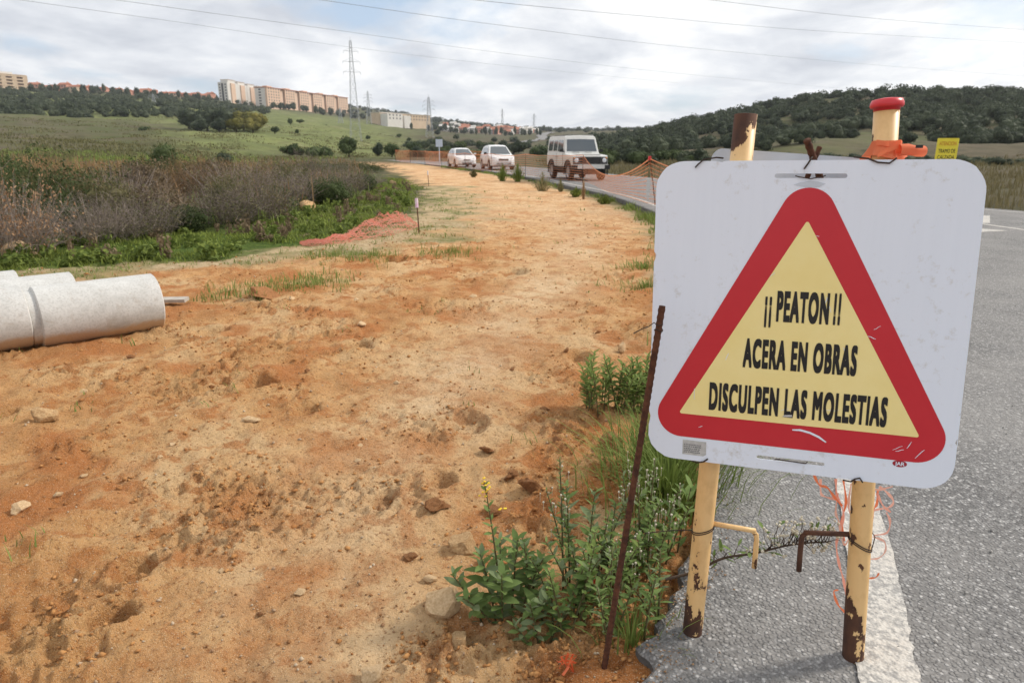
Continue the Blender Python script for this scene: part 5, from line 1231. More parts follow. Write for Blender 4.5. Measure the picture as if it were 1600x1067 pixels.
# trees standing before the apartment blocks and along the ridge
rs = random.Random(21)
for c in list(range(432, 560, 9)) + list(range(70, 346, 12)):
    left = c < 350; r = rs.uniform(800, 835) if not left else rs.uniform(800, 850); s_ = spx(r); x, y = at_r(c + rs.uniform(-4, 4), r)
    tree(x, y, rs.uniform(8, 12) * s_ * .6, rs.uniform(10, 15) * s_, 'olive', 'dark tree on the ridge among the terracotta houses' if left else 'dark tree in the row before the apartment blocks', group='ridge trees' if left else 'trees before the apartment blocks', name='tree')
for c in range(640, 850, 7):
    r = rs.uniform(700, 790); s_ = spx(r); x, y = at_r(c + rs.uniform(-4, 4), r); tree(x, y, rs.uniform(6, 11) * s_ * .6, rs.uniform(8, 16) * s_, 'olive', 'dark tree standing among the village houses', group='village trees', name='tree')
for c in range(640, 1010, 5):
    r = rs.choice((140, 170, 210, 260, 320, 400, 500)) * rs.uniform(.9, 1.1); s_ = spx(r); x, y = at_r(c + rs.uniform(-5, 5), r); k = rs.uniform(.7, 1.2) * (1 + 50 / r)
    shrub(x, y, 1.6 * k + r * .004, 1.8 * k + r * .004, 'olive' if rs.random() < .7 else 'bush', 'dull green bush of the valley scrub beyond the road', group='valley bushes')
for c in range(905, 1110, 8):
    r = rs.uniform(60, 120); x, y = at_r(c, r); k = rs.uniform(.6, 1.15); shrub(x, y, 1.3 * k, 1.5 * k, 'olive' if rs.random() < .6 else 'bush', 'low green bush across the road below the wooded hill', group='bushes across the road')
for c in range(1060, 1640, 13):
    r = rs.uniform(62, 105); x, y = at_r(c, r); k = rs.uniform(.5, 1.1); shrub(x, y, 1.3 * k, 1.0 * k, 'olive', 'small tuft of scrub on the dry field across the road', group='field tufts across the road')
# wooded hill on the right and wooded slope on the left: the largest 300 as individuals, the rest as one mass
def cover(n_ind, n_mass, sampler, label, group, massname, masslabel, kind, rng, tname='hill_tree'):
    pts = sampler(n_ind + n_mass, rng); pts.sort(key=lambda p: p[2] / math.hypot(p[0], p[1]), reverse=True)
    for x, y, R in pts[:n_ind]: shrub(x, y, R, R * rng.uniform(.95, 1.3), kind, label, 'tree', group, tname)
    base = [crown_mesh('tmp%d' % i, M[kind], 90 + i, 150, 6, .12, ncore=3) for i in range(4)]; VV = []; FF = []; off = 0
    dat = [(np.array([v.co[:] for v in b.vertices]), [tuple(p.vertices) for p in b.polygons]) for b in base]
    zs_ = ground_z(np.array([p[0] for p in pts[n_ind:]]), np.array([p[1] for p in pts[n_ind:]]), False)
    for (x, y, R), z in zip(pts[n_ind:], zs_):
        v, f = dat[rng.randrange(4)]; a = rng.uniform(0, 6.28); ca, sa = math.cos(a), math.sin(a); H = R * rng.uniform(.95, 1.3)
        q = np.stack([(v[:, 0]*ca - v[:, 1]*sa)*R + x, (v[:, 0]*sa + v[:, 1]*ca)*R + y, v[:, 2]*H + z - .1*H], 1); VV.append(q); FF += [tuple(i + off for i in p) for p in f]; off += len(v)
    me = bpy.data.meshes.new(massname); me.from_pydata(np.concatenate(VV).tolist(), [], FF); me.materials.append(M[kind]); tag(link(massname, me), masslabel, 'wood', kind='stuff')
def samp_right(n, rng):
    o = []
    while len(o) < n:
        c = rng.uniform(880, 1750); r = rng.uniform(120, 400); x, y = at_r(c, r)
        lim = np.interp(c, [880, 1000, 1100, 1240, 1400, 1500, 1750], [240, 200, 165, 190, 178, 150, 150])
        if r < lim and rng.random() > .28: continue
        if c > 1200 and r < 150 and rng.random() > .22: continue
        o.append((x, y, rng.uniform(1.6, 3.2) * (1.0 + .25 * (r > 280))))
    return o
cover(300, 1500, samp_right, 'round dark evergreen shrub on the wooded hill', 'shrubs of the wooded hill', 'hill_wood', 'dense evergreen wood covering the hill behind the sign', 'olive', random.Random(5))
def samp_left(n, rng):
    o = []
    while len(o) < n:
        c = rng.uniform(-120, 430); r = rng.uniform(360, 900); x, y = at_r(c, r)
        if r < np.interp(c, [-120, 200, 300, 430], [365, 380, 420, 640]): continue
        o.append((x, y, rng.uniform(2.4, 4.6)))
    return o
cover(220, 900, samp_left, 'dark evergreen tree on the wooded slope above the field', 'trees of the wooded slope', 'slope_wood', 'evergreen wood on the slope above the dull field', 'olive', random.Random(9), 'slope_tree')
def samp_far(n, rng):
    o = []
    while len(o) < n:
        c = rng.uniform(540, 1010); r = rng.uniform(900, 1900); o.append((*at_r(c, r), rng.uniform(4, 7)))
    return o
cover(40, 420, samp_far, 'far dark tree on the ridge behind the village', 'trees of the far ridge', 'far_wood', 'far wooded ridge behind the village', 'olive', random.Random(3), 'ridge_tree')

# scrub on the left of the track: twiggy dry bushes, green bushes, one with tan flower heads
def twig_bush(name, seed, n=420, leafy=0.5, m=None, lm=None, tip=None, big=1.0, dens=1):
    """unit bush of real twigs, radius about 1, height about 1, leaves as a child mesh"""
    rs = random.Random(seed); b = MB(); lp = []; tips = []
    for i in range(n):
        a = rs.uniform(0, 6.28); r0 = rs.random() ** .7 * .55; x0, y0 = r0 * math.cos(a), r0 * math.sin(a); a2 = a + rs.uniform(-.9, .9); out_ = rs.uniform(.2, .95) * (0.35 + r0); h = rs.uniform(.35, 1.08) * (1.05 - .75 * r0)
        p = [Vector((x0, y0, rs.uniform(0, .25))), Vector((x0 + out_ * .45 * math.cos(a2), y0 + out_ * .45 * math.sin(a2), h * .55)), Vector((x0 + out_ * math.cos(a2) + rs.uniform(-.06, .06), y0 + out_ * math.sin(a2) + rs.uniform(-.06, .06), h))]
        sd_ = Vector((rs.uniform(-1, 1), rs.uniform(-1, 1), .2)); b.ribbon(p, [.010, .007, .003], side=sd_); tips.append(p[2])
        for k in range(3):
            q = p[1].lerp(p[2], rs.uniform(-.4, .9)) if k else p[0].lerp(p[1], rs.uniform(.4, 1)); e = q + Vector((rs.uniform(-.22, .22), rs.uniform(-.22, .22), rs.uniform(-.02, .20))); b.ribbon([q, (q + e) / 2 + Vector((0, 0, .02)), e], [.006, .004, .002], side=Vector((rs.uniform(-1, 1), rs.uniform(-1, 1), .3))); tips.append(e)
            if rs.random() < leafy: lp.append((q + e) / 2); lp.append(e)
    me = mesh_from(name, b.v, b.f, m or M['scrub']); ml = None
    pts = tips if tip else lp
    if pts:
        c = np.array([p[:] for p in pts]); c = np.concatenate([c + RNG.normal(size=c.shape) * (.035 if k else 0) for k in range(dens)]); V, F = leaf_quads(len(c), c, np.tile([0, 0, .6], (len(c), 1)), RNG.uniform(.014, .032, len(c)) * (big if not tip else .95), .5, 1.0); ml = mesh_arr(name + '_leaves', V, F, tip or lm or M['scrubleaf'])
    return me, ml
TW = [twig_bush('dry_twigs_%d' % i, i, 430, (.15, .5, .8)[i]) for i in range(3)]
TG = [twig_bush('green_twigs_%d' % i, 10 + i, 420, 1.0, M['scrubleaf'], M['bush'], None, .95, 5) for i in range(2)]
TT = [twig_bush('tan_twigs', 20, 480, 1.0, M['scrub'], None, M['tan'])]
def scrub(px_, py_, w, h, lib, label, group=None, cat='bush', name='scrub_bush', z0=-0.05, dy=0):
    p = G(px_, py_, z0); p.y += dy; i = int(px_ + py_) % len(lib); d = math.hypot(p.x, p.y); s_ = math.sqrt(d * d + 2) / 1090
    v_ = .6 + .7 * ((px_ * 7 + py_ * 13) % 17) / 17 if group else 1.0
    t = empty(name, (p.x, p.y, gz(p.x, p.y) - .03), (px_ * .37) % 6.28, label, cat, group); t.scale = (w * s_ * .62, w * s_ * .62, h * s_ * 1.08 * v_)
    link('twigs', lib[i][0], t); 
    if lib[i][1]: link('leaves', lib[i][1], t)
    return t
scrub(25, 398, 120, 108, TT, 'dry bush with tan seed heads beside the grey boulder')
scrub(70, 352, 150, 88, TG, 'dark green leafy bush behind the tan seed bush')
scrub(15, 345, 110, 76, TG, 'dark green bush half hidden behind the tan seed bush')
scrub(255, 292, 120, 44, TG, 'low green bush at the foot of the big feathery bush')
SB_ = {k: [crown_mesh('round_bush_%s_%d' % (k, i), M[k], 60 + i, 5200, 15, .036, .85, True, .45, 99, .48) for i in range(2)] for k in ('scrubleaf', 'bush', 'brownleaf')}
TB = [twig_bush('brown_twigs_%d' % i, 40 + i, 380, .9, M['drygrass'], M['brownleaf'], None, .8, 3) for i in range(2)]
spots = ((150, 375, 120, 70, 0, 'standing nearest the grey boulder'), (218, 366, 120, 62, 0, 'at the edge of the green weeds behind the pipes'), (118, 345, 120, 80, 1, 'behind the first grey bushes'), (190, 338, 130, 70, 0, 'in the middle of the scrub'), (272, 340, 110, 66, 0, 'beside the widest grey bush'), (335, 348, 150, 84, 0, 'widest of all at the edge of the weeds'), (400, 340, 120, 70, 0, 'just short of the ochre boulder'),
  (300, 318, 110, 62, 1, 'between two rows of grey bushes'), (372, 320, 120, 58, 0, 'behind the widest grey bush'), (445, 318, 120, 66, 0, 'just behind the ochre boulder'), (497, 312, 110, 62, 0, 'past the ochre boulder towards the netting heap'), (535, 304, 84, 50, 0, 'near the netting heap end of the scrub'), (415, 303, 100, 50, 1, 'deep in the scrub behind the boulder'), (475, 296, 96, 48, 0, 'in the back row of the scrub'), (550, 291, 66, 34, 0, 'low at the end of the scrub'), (240, 312, 110, 54, 1, 'below the big feathery bush'), (60, 318, 110, 50, 1, 'behind the dark green bush'), (580, 284, 46, 22, 0, 'small at the track end'))
for (x, y, w, h, k, lab) in spots: scrub(x, y, w, h, TB if k else TW, ('brown leafy dry bush ' if k else 'grey leafless twiggy bush ') + lab, 'dry scrub bushes')
for (x, y, w, h, k, lab) in ((95, 372, 70, 44, 'bush', 'round dark green bush beside the tan seed bush'), (175, 352, 70, 50, 'scrubleaf', 'round olive bush between grey twiggy bushes'), (255, 352, 76, 46, 'brownleaf', 'round brown bush at the edge of the green weeds'), (300, 358, 60, 34, 'bush', 'low dark green bush in front of the widest grey bush'), (230, 330, 80, 56, 'brownleaf', 'round brown bush with dry leaves in mid scrub'), (365, 335, 60, 46, 'scrubleaf', 'olive bush behind the widest grey bush'),
  (430, 330, 56, 36, 'bush', 'dark green bush squeezed between grey twigs and the ochre boulder'), (515, 318, 60, 34, 'bush', 'low green bush between the ochre boulder and the netting heap'), (330, 305, 80, 42, 'brownleaf', 'brown bush in the back of the scrub'), (455, 304, 64, 36, 'scrubleaf', 'small olive bush behind the ochre boulder'), (150, 330, 90, 50, 'scrubleaf', 'wide olive bush before the reeds'), (570, 296, 44, 24, 'bush', 'small green bush near the survey stakes'), (395, 312, 60, 40, 'brownleaf', 'small brown bush among grey twigs'), (20, 340, 90, 62, 'bush', 'tall dark green bush at the edge of the reeds')):
    p = G(x, y, -.05); s_ = math.hypot(p.x, p.y) / 1090; i = int(x) % 2; o = link('round_bush', SB_[k][i], None, (p.x, p.y, gz(p.x, p.y) - .08), (0, 0, x * .7 % 6.28), (w * s_ * .68, w * s_ * .68, h * s_ * 1.3)); tag(o, lab, 'bush')
for (x, y, w, h) in ((340, 290, 90, 30), (390, 283, 110, 34), (440, 276, 110, 30), (500, 274, 100, 26), (300, 293, 80, 24), (560, 268, 70, 18)):
    scrub(x, y, w, h, TG, 'bright green low bush behind the grey scrub', 'green bushes behind the scrub')

# grass and weeds as masses
def blades(name, x, y, h, w, m, label, cat, per=7, spread=.06, lean=.5, zoff=None):
    n = len(x); k = per; N = n * k; X = np.repeat(x, k) + RNG.normal(size=N) * spread; Y = np.repeat(y, k) + RNG.normal(size=N) * spread; Z = gzf(X, Y) - .01
    H = np.repeat(h, k) * RNG.uniform(.45, 1.1, N); a = RNG.uniform(0, 6.28, N); ln = RNG.uniform(.1, lean, N) * H; W = np.repeat(w, k) * RNG.uniform(.6, 1.2, N)
    dx, dy = np.cos(a), np.sin(a); sx, sy = -dy * W / 2, dx * W / 2
    b0 = np.stack([X - sx, Y - sy, Z], 1); b1 = np.stack([X + sx, Y + sy, Z], 1); mx = X + dx * ln * .35; my = Y + dy * ln * .35
    m0 = np.stack([mx - sx * .8, my - sy * .8, Z + H * .6], 1); m1 = np.stack([mx + sx * .8, my + sy * .8, Z + H * .6], 1); tp = np.stack([X + dx * ln, Y + dy * ln, Z + H * .97], 1)
    V = np.stack([b0, b1, m1, m0, tp], 1).reshape(-1, 3); i = np.arange(N) * 5; F = np.concatenate([np.stack([i, i+1, i+2], 1), np.stack([i, i+2, i+3], 1), np.stack([i+3, i+2, i+4], 1)])
    return tag(link(name, mesh_arr(name, V, F, m)), label, cat, kind='stuff')
def scatter(n, x0, x1, y0, y1, fn):
    x = RNG.uniform(x0, x1, n); y = y0 * (y1 / y0) ** RNG.random(n); k = fn(x, y); return x[k], y[k]
x, y = scatter(26000, -22, -1.5, 7.2, 38, lambda x, y: (x < x_dirt(y) - .02 + .25 * fbm(x, y, 2)) & (x > -1.0 * y) & (RNG.random(len(x)) < np.clip(1.25 - (x_dirt(y) - x) * .16, .12, 1)) & (fbm(x * .6, y * .6, 2) > -.35))
blades('green_weeds', x, y, .04 + .09 * RNG.random(len(x)) * (.6 + .8 * np.clip(fbm(x * .5, y * .5, 2) + .4, 0, 1)), np.full(len(x), .009) + y * .0006, M['lush'], 'lush green weeds between the scrub and the track', 'weeds', 10, .10, 1.3)
def clumps(name, x, y, R, H, m, label, cat):
    base = [crown_mesh('clump%d' % i, m, 130 + i, 70, 4, .20, 1.0, False) for i in range(4)]; dat = [np.array([v.co[:] for v in b.vertices]) for b in base]; VV = []; FF = []; off = 0; z = gzf(x, y)
    for i in range(len(x)):
        v = dat[i % 4]; a = i * 2.4; ca, sa = math.cos(a), math.sin(a); VV.append(np.stack([(v[:, 0]*ca - v[:, 1]*sa)*R[i] + x[i], (v[:, 0]*sa + v[:, 1]*ca)*R[i] + y[i], v[:, 2]*H[i] + z[i] - .02], 1)); FF.append(np.arange(len(v)).reshape(-1, 4) + off); off += len(v)
    return tag(link(name, mesh_arr(name, np.concatenate(VV), np.concatenate(FF), m)), label, cat, kind='stuff')
x, y = scatter(2600, -20, -1.5, 7.6, 34, lambda x, y: (x < x_dirt(y) - .15 + .3 * fbm(x, y, 2)) & (x > -1.0 * y) & (fbm(x * .9 + 5, y * .9, 2) > -.05) & (x > x_dirt(y) - 5.5))
clumps('weed_clumps', x, y, .10 + .16 * RNG.random(len(x)), .08 + .20 * RNG.random(len(x)) ** 2, leafmat('weed_leaf', (.10, .14, .032), (.30, .36, .085), scale=1.4), 'leafy green weed clumps along the foot of the scrub', 'weeds')
x, y = scatter(1500, -20, -1.5, 7.8, 30, lambda x, y: (x < x_dirt(y) - .1) & (x > -1.0 * y) & (fbm(x * .7 + 1, y * .7 + 4, 2) > .05) & (x > x_dirt(y) - 5.5))
clumps('dry_clumps', x, y, .08 + .14 * RNG.random(len(x)), .08 + .24 * RNG.random(len(x)) ** 2, M['brownleaf'], 'dead brown weed clumps mixed into the green verge', 'weeds')
x, y = scatter(5000, -45, -2, 16, 60, lambda x, y: (x < x_dirt(y) - 2.5) & (x > -.95 * y) & (fbm(x * .2 + 3, y * .2, 3) > -.1))
blades('dry_reeds', x, y, .5 + .55 * RNG.random(len(x)), .018 + y * .0006, M['drygrass'], 'rust brown dry reeds beyond the scrub', 'reeds', 9, .22, .35)
x, y = scatter(9000, -60, -3, 14, 90, lambda x, y: (x < x_dirt(y) - 2.0) & (x > -.95 * y) & (fbm(x * .25 + 9, y * .25, 3) > .0))
blades('field_grass', x, y, .25 + .35 * RNG.random(len(x)), .016 + y * .0007, M['grass'], 'rough green grass in the field beyond the scrub', 'grass', 8, .25, .5)
x, y = scatter(7000, 3, 75, 18, 95, lambda x, y: (x > x_far(y) + .5) & (x < 1.0 * y) & (fbm(x * .25 + 2, y * .25, 3) > -.25))
blades('verge_grass', x, y, .2 + .4 * RNG.random(len(x)), .016 + y * .0007, leafmat('verge_straw', (.10, .088, .042), (.22, .185, .095), scale=.5), 'dry grass on the far side of the road', 'grass', 8, .25, .5)
a = RNG.uniform(-.68, -.14, 9000); r_ = 75 * (420 / 75) ** RNG.random(9000); x, y = r_ * np.sin(a), r_ * np.cos(a); k = (fbm(x * .03 + 2, y * .03, 4) > -.05) & (x < x_dirt(y) - 3); x, y = x[k], y[k]
blades('pasture_tufts', x, y, .22 + .3 * RNG.random(len(x)), .05 + np.hypot(x, y) * .0009, leafmat('pasture', (.085, .085, .035), (.20, .185, .085), scale=.08), 'rough tufts of pasture on the rising field', 'grass', 6, .8, .6)
x, y = scatter(2600, -9, -1, 7.5, 26, lambda x, y: (x > x_dirt(y)) & (x < x_dirt(y) + 2.3) & (fbm(x * .9 + 3, y * .9, 3) > .05))
blades('verge_sprigs', x, y, .025 + .06 * RNG.random(len(x)), .006 + y * .0007, M['grass'], 'thin grass on the stony verge between weeds and track', 'grass', 6, .06, 1.2)
# sprigs on the track, weeds along the kerb
x, y = scatter(340, -6, 3.4, 2.2, 26, lambda x, y: (x < x_edge(y) - .05) & (x > x_dirt(y)) & (fbm(x * .9, y * .9, 2) > .12))
blades('track_sprigs', x, y, .02 + .07 * RNG.random(len(x)), .004 + y * .0007, M['grass'], 'thin grass sprigs growing on the earth track', 'grass', 6, .04, 1.2)
y = np.concatenate([RNG.uniform(4.5, 17, 600), RNG.uniform(17, 60, 420)]); x = x_edge(y) - .06 - np.abs(RNG.normal(size=len(y))) * .16; k = fbm(x * .1, y * .55, 2) > -.12; x, y = x[k], y[k]
blades('kerb_weeds', x, y, .06 + .17 * RNG.random(len(x)), .010 + y * .0007, M['grass'], 'low green weeds along the raised edge of the asphalt', 'weeds', 8, .07, .8)
x = np.concatenate([RNG.normal(size=40) * .25 + p.x for p in (G(455, 447, -.08), G(495, 436, -.08), G(520, 400, -.08), G(370, 460, -.08), G(590, 405, -.08), G(690, 395, -.08))]); y = np.concatenate([RNG.normal(size=40) * .22 + p.y for p in (G(455, 447, -.08), G(495, 436, -.08), G(520, 400, -.08), G(370, 460, -.08), G(590, 405, -.08), G(690, 395, -.08))])
blades('edge_grass', x, y, .05 + .13 * RNG.random(len(x)), np.full(len(x), .009), M['grass'], 'grey green grass tufts along the field edge of the track', 'grass', 7, .05, .9)
# wispy shrubs standing at the kerb, each its own thing
def wisp(px_, py_, w, h, lab, m, n=150):
    p = G(px_, py_, -.1); d = math.hypot(p.x, p.y); s_ = d / 1100; rs = random.Random(px_); b = MB(); lf = []
    for i in range(n):
        a = rs.uniform(0, 6.28); r_ = rs.random() * w * s_ * .5; hh = h * s_ * rs.uniform(.5, 1.0) * (1.1 - r_ / (w * s_)); x0, y0 = r_ * .35 * math.cos(a), r_ * .35 * math.sin(a)
        e = Vector((r_ * math.cos(a), r_ * math.sin(a), hh)); b.ribbon([(x0, y0, 0), ((x0 + e.x) / 2, (y0 + e.y) / 2, hh * .6), e], [.009 + d * .0004, .007 + d * .0004, .003], side=Vector((math.sin(a), -math.cos(a), .1)))
        for k in range(3): lf.append(Vector((x0, y0, 0)).lerp(e, rs.uniform(.35, 1)))
    t = empty('kerb_shrub', (p.x, p.y, gz(p.x, p.y) - .02), 0, lab, 'shrub'); b.build('stems', m, t); c = np.array([q[:] for q in lf])
    V, F = leaf_quads(len(c), c, np.tile([0, 0, .3], (len(c), 1)), np.full(len(c), .02 + d * .0006), .35, 1.0); link('leaves', mesh_arr('leaves', V, F, m), t)
wisp(785, 282, 24, 28, 'wispy green shrub at the kerb before the white crossover', M['grass']); wisp(809, 283, 24, 32, 'taller wispy green shrub at the kerb between crossover and off-roader', M['grass'])
wisp(848, 298, 42, 30, 'straw coloured shrub at the kerb by the rear wheel of the off-roader', leafmat('straw', (.17, .15, .07), (.30, .27, .14), scale=3)); wisp(876, 299, 12, 22, 'thin straw coloured stalks at the kerb by the off-roader', leafmat('straw2', (.17, .16, .07), (.28, .27, .13), scale=3))
wisp(900, 306, 26, 18, 'bright green weed on the kerb under the sagging net', M['lush']); wisp(945, 318, 40, 17, 'broad bright green weed on the kerb under the net', M['lush']); wisp(740, 276, 16, 14, 'small weed at the kerb before the hatchback', M['scrubleaf']); wisp(912, 309, 10, 40, 'dead brown stalk leaning at the kerb under the net stake', M['drygrass'], 30)

# ------------------------------------------------------------------ leafy weeds by the sign
def leaf_mesh(name, m, fold=.25, curl=.12):
    """unit lance-shaped leaf along +x, length 1"""
    st = [(0, .02), (.12, .07), (.32, .125), (.55, .135), (.78, .085), (.93, .035), (1.0, .0)]; V = []; F = []
    for x_, w in st: z = -curl * x_ * x_ + .05 * x_; V += [(x_, -w, z + w * fold), (x_, 0, z), (x_, w, z + w * fold)]
    for i in range(len(st) - 1): F += [(3*i, 3*i+1, 3*i+4, 3*i+3), (3*i+1, 3*i+2, 3*i+5, 3*i+4)]
    return mesh_from(name, V, F, m, True)
LEAF = [leaf_mesh('leaf_a', M['leaf'], .3, .10), leaf_mesh('leaf_b', M['leaf'], .2, .28), leaf_mesh('leaf_c', M['leaf2'], .35, .05), leaf_mesh('leaf_d', M['leafbright'], .3, .1)]
def weed(base, stems, label, lens=(.05, .085), lib=LEAF[:3], per_m=150, single=True, flowers=None, name='leafy_weed', stem_m=None, fluff=0, width=1.0):
    """stems: list of (dx, dy, height, lean_x, lean_y). Leaves are single objects sharing mesh data when single, otherwise joined"""
    rs = random.Random(label); z0 = gz(base[0], base[1]); t = empty(name, (base[0], base[1], z0), 0, label, 'weed'); jb = {}
    for (dx, dy, h, lx, ly) in stems:
        p0 = Vector((dx, dy, gz(base[0] + dx, base[1] + dy) - z0 - .02)); p1 = p0 + Vector((lx * .35, ly * .35, h * .55)); p2 = p0 + Vector((lx, ly, h))
        c = [p0.lerp(p1, k).lerp(p1.lerp(p2, k), k) for k in [i / 8 for i in range(9)]]
        MB().tube(c, [.0040 - .00028 * i for i in range(9)], 6).build('stem', stem_m or M['stem'], t, smooth=True)
        n = max(6, int(h * per_m)); az = rs.uniform(0, 6.28)
        for i in range(n):
            k = .12 + .88 * (i / (n - 1)) ** .75; p = p0.lerp(p1, k).lerp(p1.lerp(p2, k), k); az += 2.4 + rs.uniform(-.3, .3)
            L = rs.uniform(*lens) * (1.0 - .45 * max(0, k - .6) / .4) * (.75 + .25 * k); el = rs.uniform(.15, .6) + .7 * max(0, k - .55)
            e = Matrix.Rotation(az, 4, 'Z') @ Matrix.Rotation(-el, 4, 'Y') @ Matrix.Rotation(rs.uniform(-.5, .5), 4, 'X'); me = rs.choice(lib)
            if single: o = link('leaf', me, t); o.matrix_local = Matrix.Translation(p) @ e @ Matrix.Diagonal((L, L * width * 1.45, L, 1))
            else:
                b = jb.setdefault(me.name, (MB(), me.materials[0]))[0]; Mx = Matrix.Translation(p) @ e @ Matrix.Diagonal((L, L * width, L, 1)); b.add([Mx @ v.co for v in me.vertices], [tuple(q.vertices) for q in me.polygons])
        if fluff:
            b = MB()
            for i in range(fluff):
                k = rs.uniform(.55, 1.0); p = p0.lerp(p1, k).lerp(p1.lerp(p2, k), k) + Vector((rs.uniform(-.03, .03), rs.uniform(-.03, .03), rs.uniform(-.01, .03))); r_ = rs.uniform(.0022, .0042)
                b.lathe([(0, -r_), (r_ * .7, -r_ * .5), (r_, .2 * r_), (r_ * .8, r_), (0, 1.3 * r_)], 6, M=Matrix.Translation(p))
                b.tube([p, p - Vector((0, 0, .03))], .0008, 4)
            b.build('seed_heads', M['fluff'], t)['kind'] = 'stuff'
    for b, m in jb.values(): b.build('leaves', m, t, smooth=True)
    if flowers:
        for (dx, dy, z) in flowers:
            b = MB(); rs2 = random.Random(z)
            for i in range(5): p = Vector((dx + rs2.uniform(-.012, .012), dy + rs2.uniform(-.012, .012), z + rs2.uniform(-.012, .012))); b.lathe([(0, -.002), (.0035, -.001), (.0045, .0015), (.002, .003), (0, .003)], 7, M=Matrix.Translation(p))
            b.build('flower', M['flower'], t)
    return t
g = G(785, 962, -.07)
weed(g, [(-.02, 0, .27, -.05, 0), (.03, .01, .28, .02, .02), (.0, -.03, .24, .0, -.05), (-.06, .0, .20, -.10, .0), (.06, .0, .22, .07, -.01), (-.03, -.03, .15, -.09, -.06), (.05, -.04, .14, .09, -.06), (.0, .05, .25, -.01, .05)], 'lush leafy weed with a thin yellow flowered stalk', (.055, .095), per_m=105,
     flowers=[(-.052, .03, .50), (-.046, .03, .475), (-.060, .03, .45), (.0, .03, .40)])
weed((g.x + .0, g.y + .03), [(0, 0, .50, -.055, 0)], 'thin flowering stalk rising from the lush leafy weed', (.02, .045), per_m=70, name='flower_stalk', lib=LEAF[:1])
g2 = G(842, 1000, -.07)
weed(g2, [(0, 0, .17, -.03, -.01), (.03, .01, .14, .05, 0), (-.02, -.01, .12, -.06, -.03)], 'small pale leafy weed in front of the lush one', (.04, .065), lib=[LEAF[2], LEAF[0]], per_m=130)
g3 = G(905, 935, -.07)
weed(g3, [(-.03, .02, .40, -.02, .03), (.02, .0, .38, .02, .0)], 'tall leafy weed with a dense rosette on top near the rusty rod', (.045, .075), lib=[LEAF[2], LEAF[2], LEAF[0]], per_m=90)
weed(G(880, 930, -.07), [(0, 0, .50, -.02, .02), (.02, .02, .36, -.08, .03)], 'tall budding weed stalk beside the rosette weed', (.02, .04), per_m=110, single=False, fluff=10)
for i, (x, y, lab) in enumerate(((925, 1000, 'dark tangled weed at the foot of the rusty rod'), (870, 960, 'tangled weed between the lush weed and the rusty rod'), (960, 935, 'bushy weed between the rusty rod and the asphalt'), (985, 985, 'narrow leaved weed at the broken asphalt edge'), (1010, 900, 'leafy weed leaning over the asphalt edge'), (930, 900, 'leafy weed behind the rusty rod'))):
    r4 = random.Random(i); st = [(r4.uniform(-.09, .09), r4.uniform(-.06, .08), r4.uniform(.14, .30), r4.uniform(-.10, .10), r4.uniform(-.08, .08)) for _ in range(9)]
    weed(G(x, y, -.07), st, lab, (.03, .06), lib=LEAF[:3] if i % 2 else [LEAF[0], LEAF[1], LEAF[3]], per_m=105, single=False, fluff=0 if i not in (2, 4) else 4, width=.9 if i == 3 else 1.5)
weed(G(1052, 860, -.05), [(-.02, 0, .22, .0, .0), (.02, .02, .28, .04, .02), (-.06, .03, .2, -.06, .03)], 'broad leaved weed at the foot of the uncapped cream post', (.07, .11), per_m=45, lib=LEAF[:1], width=1.25)
weed(G(1000, 880, -.06), [(0, 0, .42, -.03, .02), (.03, .04, .38, .02, .04), (-.04, .02, .34, -.03, .02), (.06, .02, .30, .08, .02)], 'weed with whitish fluffy seed heads behind the rusty rod', (.025, .05), per_m=90, single=False, fluff=14, width=1.3)
g5 = G(975, 648, -.08); r4 = random.Random(77)
weed(g5, [(r4.uniform(-.22, .16), r4.uniform(-.08, .12), r4.uniform(.20, .36), r4.uniform(-.09, .06), r4.uniform(-.06, .06)) for _ in range(34)], 'bright green bushy weed on the edge of the path', (.05, .09), per_m=95, single=False, width=1.1, lib=[LEAF[3]])
# long grass beside the sign
def tussock(px_, py_, n, h, sp_, label, w=.0055):
    p = G(px_, py_, -.07); rs = random.Random(px_); b = MB(); zb = gz(p.x, p.y)
    for i in range(n):
        a = rs.uniform(0, 6.28); r_ = abs(rs.gauss(0, sp_)); x0, y0 = r_ * math.cos(a) * 1.3, r_ * math.sin(a); H = h * rs.uniform(.45, 1.05); l = rs.uniform(.15, .75) * H; a2 = a + rs.uniform(-.8, .8)
        q = [Vector((x0, y0, zb - .03))]; q += [q[0] + Vector((l * k * k * math.cos(a2), l * k * k * math.sin(a2), H * (k - .28 * k ** 3))) for k in (.3, .6, .85, 1.0)]
        b.ribbon(q, [w, w, w * .8, w * .5, w * .12], side=Vector((math.sin(a2), -math.cos(a2), .15)))
    o = b.build('grass_tussock', M['grass'], None, loc=(p.x, p.y, 0)); return tag(o, label, 'grass', kind='stuff')
tussock(1045, 790, 520, .46, .13, 'long bright grass tussock beside the uncapped sign post'); tussock(1010, 735, 260, .40, .12, 'long grass tussock behind the rusty rod'); tussock(1075, 735, 240, .40, .10, 'long grass tussock under the sign corner with the printed sticker')
tussock(1012, 445, 260, .16, .22, 'low grass patch at the road edge just behind the sign', .008); tussock(1008, 415, 220, .16, .25, 'low grass patch further up the road edge', .010); tussock(985, 1010, 60, .25, .06, 'sparse grass at the broken asphalt edge')
